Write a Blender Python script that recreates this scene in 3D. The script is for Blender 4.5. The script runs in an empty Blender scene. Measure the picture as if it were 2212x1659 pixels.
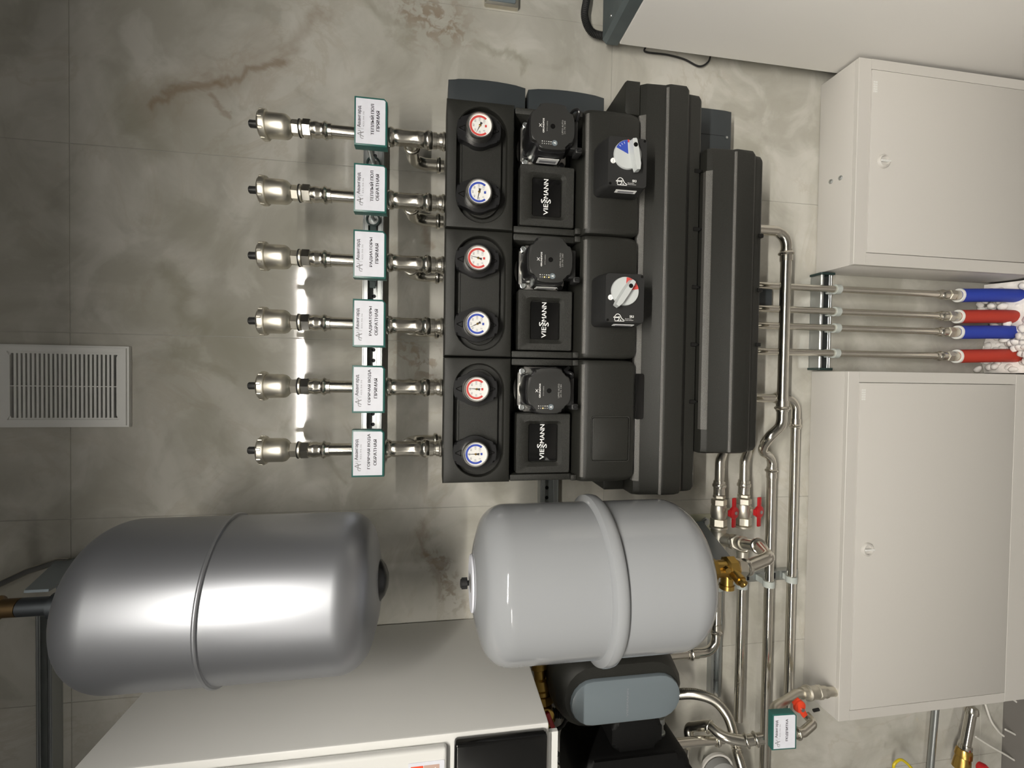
import bpy, bmesh, math, random
from mathutils import Vector, Matrix
random.seed(7)
PI = math.pi
SC = bpy.context.scene
COL = SC.collection

# ------------------------------------------------------------------ camera (photo taken with the phone turned on its side)
F, CX, CY = 1030.0, 1106.0, 829.5
_n = Vector((-F * F / 6194.0, 806 - CY, F)).normalized()
_d = Vector((6194.0, 70.0, F)); _d = (_d - _n * _d.dot(_n)).normalized()
cv = lambda v: Vector((v[0], -v[1], -v[2]))
YW = cv(_n); ZW = -cv(_d); XW = YW.cross(ZW)
RW = Matrix((XW, YW, ZW))
CAM = Vector((0, -1.16, 1.72))
cd = bpy.data.cameras.new('camera'); cam = bpy.data.objects.new('camera', cd); COL.objects.link(cam)
cam.matrix_world = Matrix.Translation(CAM) @ RW.to_4x4()
cd.sensor_fit = 'HORIZONTAL'; cd.sensor_width = 36; cd.lens = 36 * F / 2212.0; cd.clip_start = 0.02
SC.camera = cam

def P(px, py, d=0.0):
    """world point at distance d in front of the tiled wall"""
    r = RW @ Vector((px - CX, -(py - CY), -F)); t = (-d - CAM.y) / r.y
    return CAM + r * t

# ------------------------------------------------------------------ world, lamps, exposure
w = bpy.data.worlds.new('world'); SC.world = w; w.use_nodes = True
w.node_tree.nodes['Background'].inputs[0].default_value = (0.6, 0.7, 0.9, 1)
w.node_tree.nodes['Background'].inputs[1].default_value = 0.05
SC.view_settings.view_transform = 'Standard'; SC.view_settings.look = 'None'
SC.view_settings.exposure = 0.0; SC.view_settings.gamma = 1.0
SC.view_settings.use_curve_mapping = False
LAMPS = [  # centre x, y, length, emission
    (0.03, -1.93, 1.17, 440.0),
    (1.93, -3.40, 0.69, 10.0),
    (-1.78, -3.40, 1.17, 260.0),  # added fill light, unseen; brightens the white casing side and the boiler
]
LAMP_Z = 2.510; LAMP_COL = (1.0, 0.955, 0.865)

# ------------------------------------------------------------------ materials
def mat(name, col, rough=0.5, metal=0.0, bump=0.0, bscale=200.0, emit=None, estr=0.0, spec=0.5, var=0.0, vscale=30.0, coat=0.0, alpha=None):
    m = bpy.data.materials.new(name); m.use_nodes = True
    nt = m.node_tree; b = nt.nodes['Principled BSDF']
    b.inputs['Base Color'].default_value = (*col, 1); b.inputs['Roughness'].default_value = rough
    b.inputs['Metallic'].default_value = metal; b.inputs['Specular IOR Level'].default_value = spec
    if coat: b.inputs['Coat Weight'].default_value = coat; b.inputs['Coat Roughness'].default_value = 0.06
    if emit: b.inputs['Emission Color'].default_value = (*emit, 1); b.inputs['Emission Strength'].default_value = estr
    if bump or var:
        tc = nt.nodes.new('ShaderNodeTexCoord')
        n = nt.nodes.new('ShaderNodeTexNoise'); n.inputs['Scale'].default_value = bscale; n.inputs['Detail'].default_value = 4
        nt.links.new(tc.outputs['Object'], n.inputs['Vector'])
        if bump:
            bp = nt.nodes.new('ShaderNodeBump'); bp.inputs['Strength'].default_value = bump; bp.inputs['Distance'].default_value = 0.001
            nt.links.new(n.outputs['Fac'], bp.inputs['Height']); nt.links.new(bp.outputs['Normal'], b.inputs['Normal'])
        if var:
            n2 = nt.nodes.new('ShaderNodeTexNoise'); n2.inputs['Scale'].default_value = vscale; n2.inputs['Detail'].default_value = 3
            nt.links.new(tc.outputs['Object'], n2.inputs['Vector'])
            r = nt.nodes.new('ShaderNodeMapRange'); r.inputs['From Min'].default_value = 0.3; r.inputs['From Max'].default_value = 0.7
            r.inputs['To Min'].default_value = 1 - var; r.inputs['To Max'].default_value = 1 + var
            nt.links.new(n2.outputs['Fac'], r.inputs['Value'])
            mx = nt.nodes.new('ShaderNodeVectorMath'); mx.operation = 'SCALE'; mx.inputs[0].default_value = col
            nt.links.new(r.outputs['Result'], mx.inputs['Scale']); nt.links.new(mx.outputs['Vector'], b.inputs['Base Color'])
    return m

M = {}
M['epp'] = mat('black_foam', (0.017, 0.017, 0.0145), 0.44, bump=0.35, bscale=1500, spec=0.38, var=0.35, vscale=900)
M['edge'] = mat('foam_edge_highlight', (0.085, 0.082, 0.075), 0.32, bump=0.8, bscale=1100, spec=0.7, var=0.6, vscale=1200)  # lighter than the foam: lamp highlight on the edges put into the colour
M['epp2'] = mat('black_foam_speckled', (0.024, 0.024, 0.021), 0.40, bump=0.7, bscale=1200, spec=0.42, var=0.5, vscale=600)
M['steel'] = mat('stainless_steel', (0.74, 0.71, 0.64), 0.17, 1.0)
M['steelb'] = mat('press_fitting_steel', (0.70, 0.67, 0.60), 0.22, 1.0, bump=0.15, bscale=60)
M['nickel'] = mat('nickel_plated_brass', (0.72, 0.685, 0.60), 0.42, 1.0, bump=0.08, bscale=90)
M['brass'] = mat('brass', (0.55, 0.36, 0.10), 0.30, 1.0, bump=0.1, bscale=80)
M['zinc'] = mat('zinc_steel', (0.48, 0.50, 0.50), 0.38, 1.0, bump=0.08, bscale=50)
M['zinc2'] = mat('zinc_plate', (0.52, 0.53, 0.42), 0.42, 0.9)
M['alu'] = mat('cast_aluminium', (0.52, 0.51, 0.49), 0.30, 1.0, bump=0.2, bscale=120)
M['deep'] = mat('shaded_black_foam', (0.004, 0.004, 0.004), 0.6, spec=0.2, bump=0.3, bscale=400)  # same foam made darker, shadow under the boiler put into the colour
M['black'] = mat('black_plastic', (0.012, 0.012, 0.013), 0.32)
M['blackm'] = mat('black_matt_plastic', (0.018, 0.018, 0.018), 0.5, bump=0.1, bscale=900)
M['face'] = mat('charcoal_face', (0.026, 0.026, 0.025), 0.42)
M['gloss'] = mat('black_gloss', (0.006, 0.006, 0.006), 0.12)
M['dkmetal'] = mat('shaded_metal', (0.10, 0.11, 0.12), 0.45, 0.9)  # metal darkened to stand for the shade above the silver tank
M['dkbrass'] = mat('shaded_brass', (0.16, 0.105, 0.05), 0.45, 0.9)  # plain brass, its shade near the ceiling painted into the colour
M['rubber'] = mat('rubber', (0.01, 0.01, 0.01), 0.7)
M['slate'] = mat('slate_plastic', (0.030, 0.036, 0.040), 0.45, bump=0.1, bscale=500)
M['slate2'] = mat('slate_lid', (0.085, 0.105, 0.11), 0.5, var=0.15, vscale=12)
M['white'] = mat('white_enamel', (0.76, 0.755, 0.735), 0.42, bump=0.05, bscale=400)
M['white2'] = mat('bright_white_casing', (0.88, 0.86, 0.83), 0.42, bump=0.05, bscale=400)
M['cab'] = mat('white_powder_coat', (0.56, 0.54, 0.51), 0.45, bump=0.18, bscale=900)
M['tank'] = mat('white_tank_enamel', (0.30, 0.31, 0.325), 0.07, spec=0.5)
M['silver'] = mat('silver_paint', (0.34, 0.35, 0.375), 0.40, 0.8, bump=0.02, bscale=30)
M['plastic'] = mat('white_plastic', (0.72, 0.72, 0.70), 0.4)
M['clip'] = mat('clip_plastic', (0.42, 0.45, 0.43), 0.45)
M['green'] = mat('green_plastic', (0.022, 0.115, 0.10), 0.35)
M['dgreen'] = mat('dark_green_rubber', (0.012, 0.03, 0.028), 0.45)
M['paper'] = mat('label_paper', (0.72, 0.73, 0.80), 0.5, var=0.03, vscale=60)
M['ink'] = mat('ink', (0.035, 0.03, 0.04), 0.5)
M['inkg'] = mat('grey_ink', (0.25, 0.25, 0.27), 0.5)
M['print'] = mat('white_print', (0.85, 0.85, 0.84), 0.5)
M['printg'] = mat('grey_print', (0.38, 0.38, 0.37), 0.5)
M['dial'] = mat('dial_face', (0.80, 0.79, 0.77), 0.3)
M['red'] = mat('red_scale', (0.58, 0.07, 0.06), 0.35)
M['blue'] = mat('blue_scale', (0.04, 0.075, 0.40), 0.35)
M['redh'] = mat('red_handle', (0.42, 0.012, 0.015), 0.3)
M['redb'] = mat('bright_red_handle', (0.75, 0.06, 0.02), 0.35)
M['knob'] = mat('pale_grey_knob', (0.50, 0.52, 0.52), 0.35)
M['hoseb'] = mat('blue_foam_hose', (0.018, 0.045, 0.36), 0.6, bump=0.2, bscale=200)
M['hoser'] = mat('red_foam_hose', (0.42, 0.035, 0.018), 0.6, bump=0.2, bscale=200)
M['pebble'] = mat('white_pebble', (0.78, 0.75, 0.72), 0.6, var=0.12, vscale=60)
M['bracket'] = mat('grey_bracket', (0.20, 0.24, 0.27), 0.4)
M['cap'] = mat('grey_oval_cover', (0.15, 0.18, 0.20), 0.3)
M['yellow'] = mat('yellow_tag', (0.62, 0.48, 0.01), 0.45)
M['orange'] = mat('orange_red_print', (0.85, 0.09, 0.03), 0.4)
M['skin'] = mat('printed_hand', (0.55, 0.38, 0.32), 0.5)
M['grout'] = mat('grout', (0.40, 0.39, 0.36), 0.8)
M['plaster'] = mat('plaster', (0.27, 0.27, 0.265), 0.85, var=0.04, vscale=3)
M['ceil'] = mat('ceiling_paint', (0.12, 0.13, 0.15), 0.9, var=0.03, vscale=3)
M['floor'] = mat('floor_tile', (0.17, 0.16, 0.15), 0.35, var=0.12, vscale=5)
M['dark'] = mat('dark_cavity', (0.02, 0.02, 0.024), 0.8)
M['led'] = mat('led', (1, .6, .1), 0.4, emit=(1.0, 0.62, 0.2), estr=3.0)
M['wire'] = mat('white_wire', (0.7, 0.68, 0.64), 0.4)

def marble():
    m = bpy.data.materials.new('marble_tile'); m.use_nodes = True
    nt = m.node_tree; N = nt.nodes; L = nt.links; b = N['Principled BSDF']
    geo = N.new('ShaderNodeNewGeometry')
    def math_(op, a, c=None, clamp=False):
        n = N.new('ShaderNodeMath'); n.operation = op; n.use_clamp = clamp
        for i, v in enumerate((a, c)):
            if v is None: continue
            if isinstance(v, (int, float)): n.inputs[i].default_value = v
            else: L.new(v, n.inputs[i])
        return n.outputs[0]
    def vec(op, a, c=None):
        n = N.new('ShaderNodeVectorMath'); n.operation = op
        for i, v in enumerate((a, c)):
            if v is None: continue
            if isinstance(v, (tuple, Vector)): n.inputs[i].default_value = v
            else: L.new(v, n.inputs[i])
        return n
    def noise(scale, det=5, dist=0.0, vecin=None, rough=0.55):
        n = N.new('ShaderNodeTexNoise'); n.inputs['Scale'].default_value = scale; n.inputs['Detail'].default_value = det
        n.inputs['Distortion'].default_value = dist; n.inputs['Roughness'].default_value = rough
        L.new(vecin or geo.outputs['Position'], n.inputs['Vector']); return n
    def ramp(v, a, c, lo=0.0, hi=1.0):
        n = N.new('ShaderNodeMapRange'); n.interpolation_type = 'SMOOTHSTEP'
        n.inputs['From Min'].default_value = a; n.inputs['From Max'].default_value = c
        n.inputs['To Min'].default_value = lo; n.inputs['To Max'].default_value = hi
        L.new(v, n.inputs['Value']); return n.outputs[0]
    def mix(fac, a, c):
        n = N.new('ShaderNodeMix'); n.data_type = 'RGBA'
        if isinstance(fac, (int, float)): n.inputs['Factor'].default_value = fac
        else: L.new(fac, n.inputs['Factor'])
        for k, v in (('A', a), ('B', c)):
            i = [s for s in n.inputs if s.name == k and s.type == 'RGBA'][0]
            if isinstance(v, tuple): i.default_value = (*v, 1)
            else: L.new(v, i)
        return [s for s in n.outputs if s.type == 'RGBA'][0]
    big = noise(2.6, 6, 1.4); med = noise(7.5, 7, 0.9); fine = noise(38, 6, 0.4)
    col = mix(ramp(big.outputs['Fac'], 0.36, 0.62), (0.375, 0.362, 0.318), (0.50, 0.485, 0.44))
    col = mix(math_('MULTIPLY', ramp(med.outputs['Fac'], 0.50, 0.68), 0.5), col, (0.57, 0.555, 0.515))
    col = mix(math_('MULTIPLY', ramp(med.outputs['Fac'], 0.47, 0.33), 0.45), col, (0.31, 0.30, 0.255))
    # thin general veins
    vn = noise(3.1, 8, 1.8, rough=0.6)
    ridge = math_('ABSOLUTE', math_('SUBTRACT', vn.outputs['Fac'], 0.5))
    col = mix(math_('MULTIPLY', ramp(ridge, 0.035, 0.0), math_('MULTIPLY', ramp(big.outputs['Fac'], 0.42, 0.62), 0.28)), col, (0.36, 0.31, 0.24))
    # distorted position for the placed veins
    off = vec('SUBTRACT', noise(9, 6, 0.8).outputs['Color'], (0.5, 0.5, 0.5))
    sc = N.new('ShaderNodeVectorMath'); sc.operation = 'SCALE'; L.new(off.outputs[0], sc.inputs[0]); sc.inputs['Scale'].default_value = 0.13
    pos = vec('ADD', geo.outputs['Position'], sc.outputs[0])
    def seg(ax, az, bx, bz, w, st, c, nz=None):
        nonlocal col
        A = Vector((ax, 0, az)); B = Vector((bx, 0, bz)); AB = B - A; l2 = max(AB.length_squared, 1e-6)
        rel = vec('SUBTRACT', pos.outputs[0], tuple(A))
        t = math_('DIVIDE', vec('DOT_PRODUCT', rel.outputs[0], tuple(AB)).outputs['Value'], l2, True)
        s = N.new('ShaderNodeVectorMath'); s.operation = 'SCALE'; s.inputs[0].default_value = tuple(AB); L.new(t, s.inputs['Scale'])
        df = vec('SUBTRACT', rel.outputs[0], s.outputs[0]); df2 = vec('MULTIPLY', df.outputs[0], (1, 0, 1))
        dist = vec('LENGTH', df2.outputs[0]).outputs['Value']
        k = math_('MULTIPLY', ramp(dist, w, 0.0), st)
        if nz: k = math_('MULTIPLY', k, ramp(fine.outputs['Fac'], nz, nz + 0.12))
        col = mix(k, col, c)
    BR = (0.235, 0.18, 0.125); OL = (0.27, 0.26, 0.205)
    seg(0.56, 2.34, 0.50, 2.20, 0.10, 0.45, OL)
    seg(0.15, 2.34, 0.05, 2.16, 0.12, 0.50, OL)
    seg(0.0, 2.28, -0.15, 2.20, 0.10, 0.40, OL)
    seg(0.35, 2.30, 0.22, 2.13, 0.07, 0.35, OL)
    seg(0.57, 2.31, 0.70, 2.10, 0.075, 0.30, BR)
    seg(0.57, 2.31, 0.64, 2.20, 0.017, 0.70, BR)
    seg(0.64, 2.20, 0.70, 2.06, 0.013, 0.60, BR)
    seg(0.60, 2.22, 0.56, 2.18, 0.012, 0.5, BR)
    seg(0.53, 2.36, 0.47, 2.33, 0.05, 0.5, OL)
    seg(0.22, 2.30, 0.08, 2.22, 0.030, 0.55, OL)
    seg(0.05, 2.27, -0.02, 2.17, 0.025, 0.55, OL)
    seg(0.70, 2.06, 0.80, 1.98, 0.03, 0.35, BR)
    seg(0.033, 1.769, 0.02, 1.75, 0.075, 0.75, BR, 0.47)
    seg(0.845, 1.76, 0.83, 1.70, 0.10, 0.75, BR, 0.45)
    seg(0.80, 1.62, 0.76, 1.50, 0.022, 0.6, OL)
    seg(0.88, 1.92, 0.78, 1.78, 0.03, 0.45, OL)
    seg(0.38, 1.78, 0.30, 1.72, 0.02, 0.5, BR)
    seg(-0.45, 1.72, -0.55, 1.66, 0.05, 0.65, BR, 0.46)
    seg(-0.36, 1.74, -0.55, 1.70, 0.02, 0.45, BR)
    seg(-0.20, 1.62, -0.32, 1.52, 0.03, 0.35, OL)
    seg(-0.12, 2.05, -0.25, 1.93, 0.025, 0.4, OL)
    seg(0.66, 1.08, 0.62, 0.86, 0.05, 0.3, OL)
    L.new(col, b.inputs['Base Color'])
    b.inputs['Roughness'].default_value = 0.06; b.inputs['Specular IOR Level'].default_value = 0.42
    bp = N.new('ShaderNodeBump'); bp.inputs['Strength'].default_value = 0.012; bp.inputs['Distance'].default_value = 0.001
    L.new(noise(9, 2).outputs['Fac'], bp.inputs['Height']); L.new(bp.outputs['Normal'], b.inputs['Normal'])
    return m
M['marble'] = marble()

# ------------------------------------------------------------------ object helpers
BASE = {}
def thing(name, loc, label, cat, group=None):
    o = bpy.data.objects.new(name, None); o.empty_display_size = 0.02; COL.objects.link(o); o.location = loc
    BASE[o.name] = Vector(loc); return tag(o, label, cat, group)
def tag(o, label=None, cat=None, group=None, kind=None):
    if label: o['label'] = label
    if cat: o['category'] = cat
    if group: o['group'] = group
    if kind: o['kind'] = kind
    return o
def mk(name, bm, m, parent=None, label=None, smooth=True, base=None):
    """link the bmesh (world coordinates) as one mesh object"""
    bmesh.ops.recalc_face_normals(bm, faces=bm.faces)
    if parent is not None: b = BASE[parent.name]
    elif base is not None: b = Vector(base)
    else:
        zs = [v.co for v in bm.verts]
        b = Vector(((min(v.x for v in zs) + max(v.x for v in zs)) / 2, (min(v.y for v in zs) + max(v.y for v in zs)) / 2, min(v.z for v in zs)))
    bmesh.ops.translate(bm, verts=bm.verts, vec=-b)
    me = bpy.data.meshes.new(name); bm.to_mesh(me); bm.free()
    ms = m if isinstance(m, list) else [m]
    for x in ms: me.materials.append(M[x])
    if smooth:
        me.shade_smooth()
        try: me.set_sharp_from_angle(angle=math.radians(35))
        except Exception: pass
    o = bpy.data.objects.new(name, me); COL.objects.link(o); BASE[o.name] = b
    if parent is not None: o.parent = parent
    else: o.location = b
    if parent is not None and parent.parent is not None: pass
    if label: o['label'] = label
    return o
def dup(root, delta, label=None, group=None):
    delta = Vector(delta)
    r = root.copy(); COL.objects.link(r); r.location = root.location + delta; BASE[r.name] = BASE[root.name] + delta
    if label: r['label'] = label
    if group: r['group'] = group
    for ch in list(root.children):
        c = ch.copy(); COL.objects.link(c); c.parent = r; BASE[c.name] = BASE[ch.name] + delta
        for g in list(ch.children):
            e = g.copy(); COL.objects.link(e); e.parent = c; BASE[e.name] = BASE[g.name] + delta
    return r
def NB(): return bmesh.new()
def box(bm, x0, x1, d0, d1, z0, z1, bev=0.0, seg=2, mi=0):
    """box between wall distances d0 and d1"""
    c = Vector(((x0 + x1) / 2, -(d0 + d1) / 2, (z0 + z1) / 2))
    mt = Matrix.Translation(c) @ Matrix.Diagonal((abs(x1 - x0), abs(d1 - d0), abs(z1 - z0), 1))
    r = bmesh.ops.create_cube(bm, size=1, matrix=mt); vs = r['verts']
    fs = list({f for v in vs for f in v.link_faces})
    if bev > 0:
        es = list({e for v in vs for e in v.link_edges})
        q = bmesh.ops.bevel(bm, geom=es, offset=bev, segments=seg, affect='EDGES', profile=0.5)
        fs = list({f for v in q['verts'] for f in v.link_faces} | {f for f in fs if f.is_valid})
    for f in fs: f.material_index = mi
    return bm
def obox(bm, c, ax, ay, az, sx, sy, sz, bev=0.0, seg=2):
    R = Matrix((ax, ay, az)).transposed().to_4x4()
    mt = Matrix.Translation(c) @ R @ Matrix.Diagonal((sx, sy, sz, 1))
    r = bmesh.ops.create_cube(bm, size=1, matrix=mt)
    if bev: bmesh.ops.bevel(bm, geom=list({e for v in r['verts'] for e in v.link_edges}), offset=bev, segments=seg, affect='EDGES', profile=0.5)
    return bm
def frame(a):
    a = Vector(a).normalized(); h = Vector((0, 0, 1)) if abs(a.z) < 0.9 else Vector((1, 0, 0))
    u = a.cross(h).normalized(); return a, u, a.cross(u)
def lathe(bm, org, axis, prof, n=32, mi=0, caps=True):
    """prof: (t along axis, radius)"""
    a, u, v = frame(axis); org = Vector(org); rings = []
    for t, r in prof:
        if r < 1e-6: rings.append([bm.verts.new(org + a * t)])
        else: rings.append([bm.verts.new(org + a * t + (u * math.cos(2 * PI * k / n) + v * math.sin(2 * PI * k / n)) * r) for k in range(n)])
    for A, B in zip(rings, rings[1:]):
        for k in range(n):
            k2 = (k + 1) % n
            if len(A) == 1 and len(B) == 1: continue
            if len(A) == 1: f = bm.faces.new((A[0], B[k2], B[k]))
            elif len(B) == 1: f = bm.faces.new((A[k], A[k2], B[0]))
            else: f = bm.faces.new((A[k], A[k2], B[k2], B[k]))
            f.material_index = mi
    for R in (rings[0], rings[-1]):
        if caps and len(R) > 1: bm.faces.new(R if R is rings[0] else R[::-1]).material_index = mi
    return bm
def hexa(bm, org, axis, t0, t1, r, ch=0.0012):
    return lathe(bm, org, axis, [(t0, r * .88), (t0 + ch, r), (t1 - ch, r), (t1, r * .88)], 6)
def fillet(pts, rad, n=7):
    pts = [Vector(p) for p in pts]; out = [pts[0]]
    for i in range(1, len(pts) - 1):
        r = rad[i - 1] if isinstance(rad, (list, tuple)) else rad
        a = (pts[i - 1] - pts[i]); b = (pts[i + 1] - pts[i]); la, lb = a.length, b.length; a.normalize(); b.normalize()
        ang = a.angle(b); 
        if ang > PI - 0.02: out.append(pts[i]); continue
        t = min(r / math.tan(ang / 2), la * .49, lb * .49)
        p0 = pts[i] + a * t; p1 = pts[i] + b * t
        rr = t * math.tan(ang / 2); cen = pts[i] + (a + b).normalized() * (rr / math.sin(ang / 2))
        v0 = p0 - cen; v1 = p1 - cen; tot = v0.angle(v1)
        for k in range(n + 1):
            s = k / n; out.append(cen + (v0 * math.sin((1 - s) * tot) + v1 * math.sin(s * tot)) / math.sin(tot))
    out.append(pts[-1]); return out
def smoothpts(pts, n=8):
    pts = [Vector(p) for p in pts]; q = [2 * pts[0] - pts[1]] + pts + [2 * pts[-1] - pts[-2]]; out = []
    for i in range(1, len(q) - 2):
        for k in range(n):
            t = k / n; p0, p1, p2, p3 = q[i - 1], q[i], q[i + 1], q[i + 2]
            out.append(0.5 * ((2 * p1) + (p2 - p0) * t + (2 * p0 - 5 * p1 + 4 * p2 - p3) * t * t + (3 * p1 - p0 - 3 * p2 + p3) * t ** 3))
    out.append(pts[-1]); return out
def tube(bm, pts, r, n=20, rf=None, caps=True):
    pts = [Vector(p) for p in pts]; rings = []; u = None
    for i, p in enumerate(pts):
        t = (pts[min(i + 1, len(pts) - 1)] - pts[max(i - 1, 0)]).normalized()
        if u is None: _, u, _v = frame(t)
        u = (u - t * u.dot(t)).normalized(); v = t.cross(u)
        rr = rf(i) if rf else r
        rings.append([bm.verts.new(p + (u * math.cos(2 * PI * k / n) + v * math.sin(2 * PI * k / n)) * rr) for k in range(n)])
    for A, B in zip(rings, rings[1:]):
        for k in range(n): bm.faces.new((A[k], A[(k + 1) % n], B[(k + 1) % n], B[k]))
    if caps: bm.faces.new(rings[0]); bm.faces.new(rings[-1][::-1])
    return bm
def bead(bm, c, axis, r, h=0.006, n=24):
    """rolled bead of a press fitting"""
    return lathe(bm, c, axis, [(-h, r * .80)] + [(h * math.sin(a), r * (.80 + .20 * math.cos(a))) for a in [(-PI / 2) + PI * k / 6 for k in range(7)]] + [(h, r * .80)], n)
def sleeve(bm, c, axis, r, L, n=24):
    """press sleeve: socket with a bead at the open end (far end of axis)"""
    return lathe(bm, c, axis, [(0, r * .9), (0.001, r), (L * .30, r * 1.02), (L * .36, r * .97), (L * .50, r * .97), (L * .56, r * 1.03),
                 (L * .64, r * 1.16), (L * .74, r * 1.26), (L * .84, r * 1.18), (L * .90, r * 1.04), (L, r * 1.04), (L, r * .9)], n)
def prism(bm, poly, d0, d1, bev=0.0, seg=2, mi=0, front_only=False):
    """polygon of (x, z) extruded between wall distances d0 and d1"""
    vs0 = [bm.verts.new((x, -d0, z)) for x, z in poly]; vs1 = [bm.verts.new((x, -d1, z)) for x, z in poly]
    fs = [bm.faces.new(vs0), bm.faces.new(vs1[::-1])]
    for i in range(len(poly)):
        j = (i + 1) % len(poly); fs.append(bm.faces.new((vs0[i], vs0[j], vs1[j], vs1[i])))
    for f in fs: f.material_index = mi
    if bev:
        es = [e for e in {e for v in vs1 for e in v.link_edges} if all(v in vs1 for v in e.verts)]
        bmesh.ops.bevel(bm, geom=es, offset=bev, segments=seg, affect='EDGES', profile=0.5)
    return bm
def rrect(x0, x1, z0, z1, r, n=5):
    out = []
    for cx, cz, a0 in ((x1 - r, z1 - r, 0), (x0 + r, z1 - r, 90), (x0 + r, z0 + r, 180), (x1 - r, z0 + r, 270)):
        for k in range(n + 1):
            a = math.radians(a0 + 90 * k / n); out.append((cx + r * math.cos(a), cz + r * math.sin(a)))
    return out
def circ(cx, cz, r, n=32): return [(cx + r * math.cos(2 * PI * k / n), cz + r * math.sin(2 * PI * k / n)) for k in range(n)]
def ringplate(bm, outer, inner, d0, d1, mi=0):
    """plate with a hole: outer and inner outlines with the same number of points"""
    n = len(outer); mk_ = lambda P_, d: [bm.verts.new((x, -d, z)) for x, z in P_]
    O0, O1, I0, I1 = mk_(outer, d0), mk_(outer, d1), mk_(inner, d0), mk_(inner, d1)
    for i in range(n):
        j = (i + 1) % n
        for q in ((O1[i], O1[j], I1[j], I1[i]), (O0[i], I0[i], I0[j], O0[j]), (O0[i], O0[j], O1[j], O1[i]), (I0[i], I1[i], I1[j], I0[j])):
            bm.faces.new(q).material_index = mi
    return bm
def text(body, x0, x1, z0, z1, d, m, parent, name='lettering', bold=0.0, R=None, strike=0.0):
    """flat lettering stretched to the given bounds, facing the camera side of the wall (or local frame R: origin, ex, ez)"""
    cu = bpy.data.curves.new('t', 'FONT'); cu.body = body; cu.size = 1; cu.resolution_u = 2; cu.offset = bold; cu.align_x = 'CENTER'
    o = bpy.data.objects.new('t', cu); me = bpy.data.meshes.new_from_object(o)
    bpy.data.objects.remove(o)
    bm = bmesh.new(); bm.from_mesh(me); bpy.data.meshes.remove(me); bpy.data.curves.remove(cu)
    if not bm.verts: return None
    xs = [v.co.x for v in bm.verts]; ys = [v.co.y for v in bm.verts]; a, b_, c, e = min(xs), max(xs), min(ys), max(ys)
    if strike:
        g0 = bm.verts[:] + bm.edges[:] + bm.faces[:]
        for j, sh in enumerate((-strike, strike)):
            r_ = bmesh.ops.duplicate(bm, geom=g0)
            for v in r_['geom']:
                if isinstance(v, bmesh.types.BMVert): v.co.x += sh * (b_ - a) / (x1 - x0); v.co.z = .00004 * (j + 1)
    for v in bm.verts:
        lift = v.co.z; X = x0 + (v.co.x - a) / (b_ - a) * (x1 - x0); Z = z0 + (v.co.y - c) / (e - c) * (z1 - z0)
        v.co = Vector((X, -d - lift, Z)) if R is None else R[0] + R[1] * X + R[2] * Z - R[1].cross(R[2]).normalized() * -lift * -1
    return mk(name, bm, m, parent, smooth=False)
# ------------------------------------------------------------------ the room
def struct(name, bm, m, label=None):
    o = mk(name, bm, m, smooth=False); o['kind'] = 'structure'
    if label: o['label'] = label
    o['category'] = 'room'; return o
RX0, RX1, RY, RZ = -2.4, 3.4, -5.6, 2.78
wb = NB(); box(wb, RX0, RX1, -0.20, -0.0015, -0.0, RZ); wall = struct('wall_back', wb, 'grout', 'tiled wall of grey marble tiles behind the equipment')
def box_tile():
    bm = NB(); box(bm, -0.199, 0.199, -0.008, 0.0, -0.599, 0.599, 0.0008, 1)
    return bm
t0 = None; k = 0
for ix in range(-6, 9):
    for iz in range(0, 3):
        cx = 0.275 + 0.4 * ix; z0 = 0.084 + 1.2 * (iz); z1 = z0 + 1.2
        if cx - .2 < RX0 or cx + .2 > RX1: continue
        if z1 > RZ: z1 = RZ
        bm = NB(); box(bm, cx - 0.1993, cx + 0.1993, -0.004, 0.0, z0 + 0.0007, z1 - 0.0007, 0.0005, 1)
        o = mk('tile', bm, 'marble', None, smooth=False); o.parent = wall; o.location = BASE[o.name] - BASE[wall.name]
for ix in range(-6, 9):
    cx = 0.275 + 0.4 * ix
    if cx - .2 < RX0 or cx + .2 > RX1: continue
    bm = NB(); box(bm, cx - 0.1993, cx + 0.1993, -0.004, 0.0, 0.001, 0.0833, 0.0005, 1)
    o = mk('tile', bm, 'marble', None, smooth=False); o.parent = wall; o.location = BASE[o.name] - BASE[wall.name]
b = NB(); box(b, RX0 - .1, RX0, -0.2, -RY, 0, RZ); struct('wall_left', b, 'plaster')
b = NB(); box(b, RX1, RX1 + .1, -0.2, -RY, 0, RZ); struct('wall_right', b, 'plaster')
b = NB(); box(b, RX0 - .1, RX1 + .1, -RY, -RY + .1, 0, RZ); struct('wall_front', b, 'plaster')
b = NB(); box(b, RX0 - .1, RX1 + .1, -0.2, -RY + .1, -0.1, 0); struct('floor', b, 'floor')
b = NB(); box(b, RX0 - .1, RX1 + .1, -0.2, -RY + .1, RZ, RZ + .1); struct('ceiling', b, 'ceil')
for i, (lx, ly, ll, ls) in enumerate(LAMPS):
    M['lamp%d' % i] = mat('lamp_glow', (1, 1, 1), 0.5, emit=LAMP_COL, estr=ls)
    t = thing('lamp_or_fill', (lx, ly, LAMP_Z), ['long linear ceiling lamp facing the tiled wall', 'dim short linear ceiling lamp at the far right end of the room', 'added fill light, unseen, shaped as a linear lamp on the left'][i], 'lamp')
    b = NB(); box(b, lx - ll / 2 - .01, lx + ll / 2 + .01, -ly - .032, -ly + .032, LAMP_Z + 0.002, LAMP_Z + .05, 0.002); mk('housing', b, 'plastic', t)
    b = NB(); box(b, lx - ll / 2, lx + ll / 2, -ly - .0275, -ly + .0275, LAMP_Z, LAMP_Z + 0.0018); mk('diffuser', b, 'lamp%d' % i, t)
    for sx in (-.4, .4):
        b = NB(); tube(b, [(lx + sx * ll, ly, LAMP_Z + .05), (lx + sx * ll, ly, RZ)], .002, 8); mk('suspension_wire', b, 'zinc', t)
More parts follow.
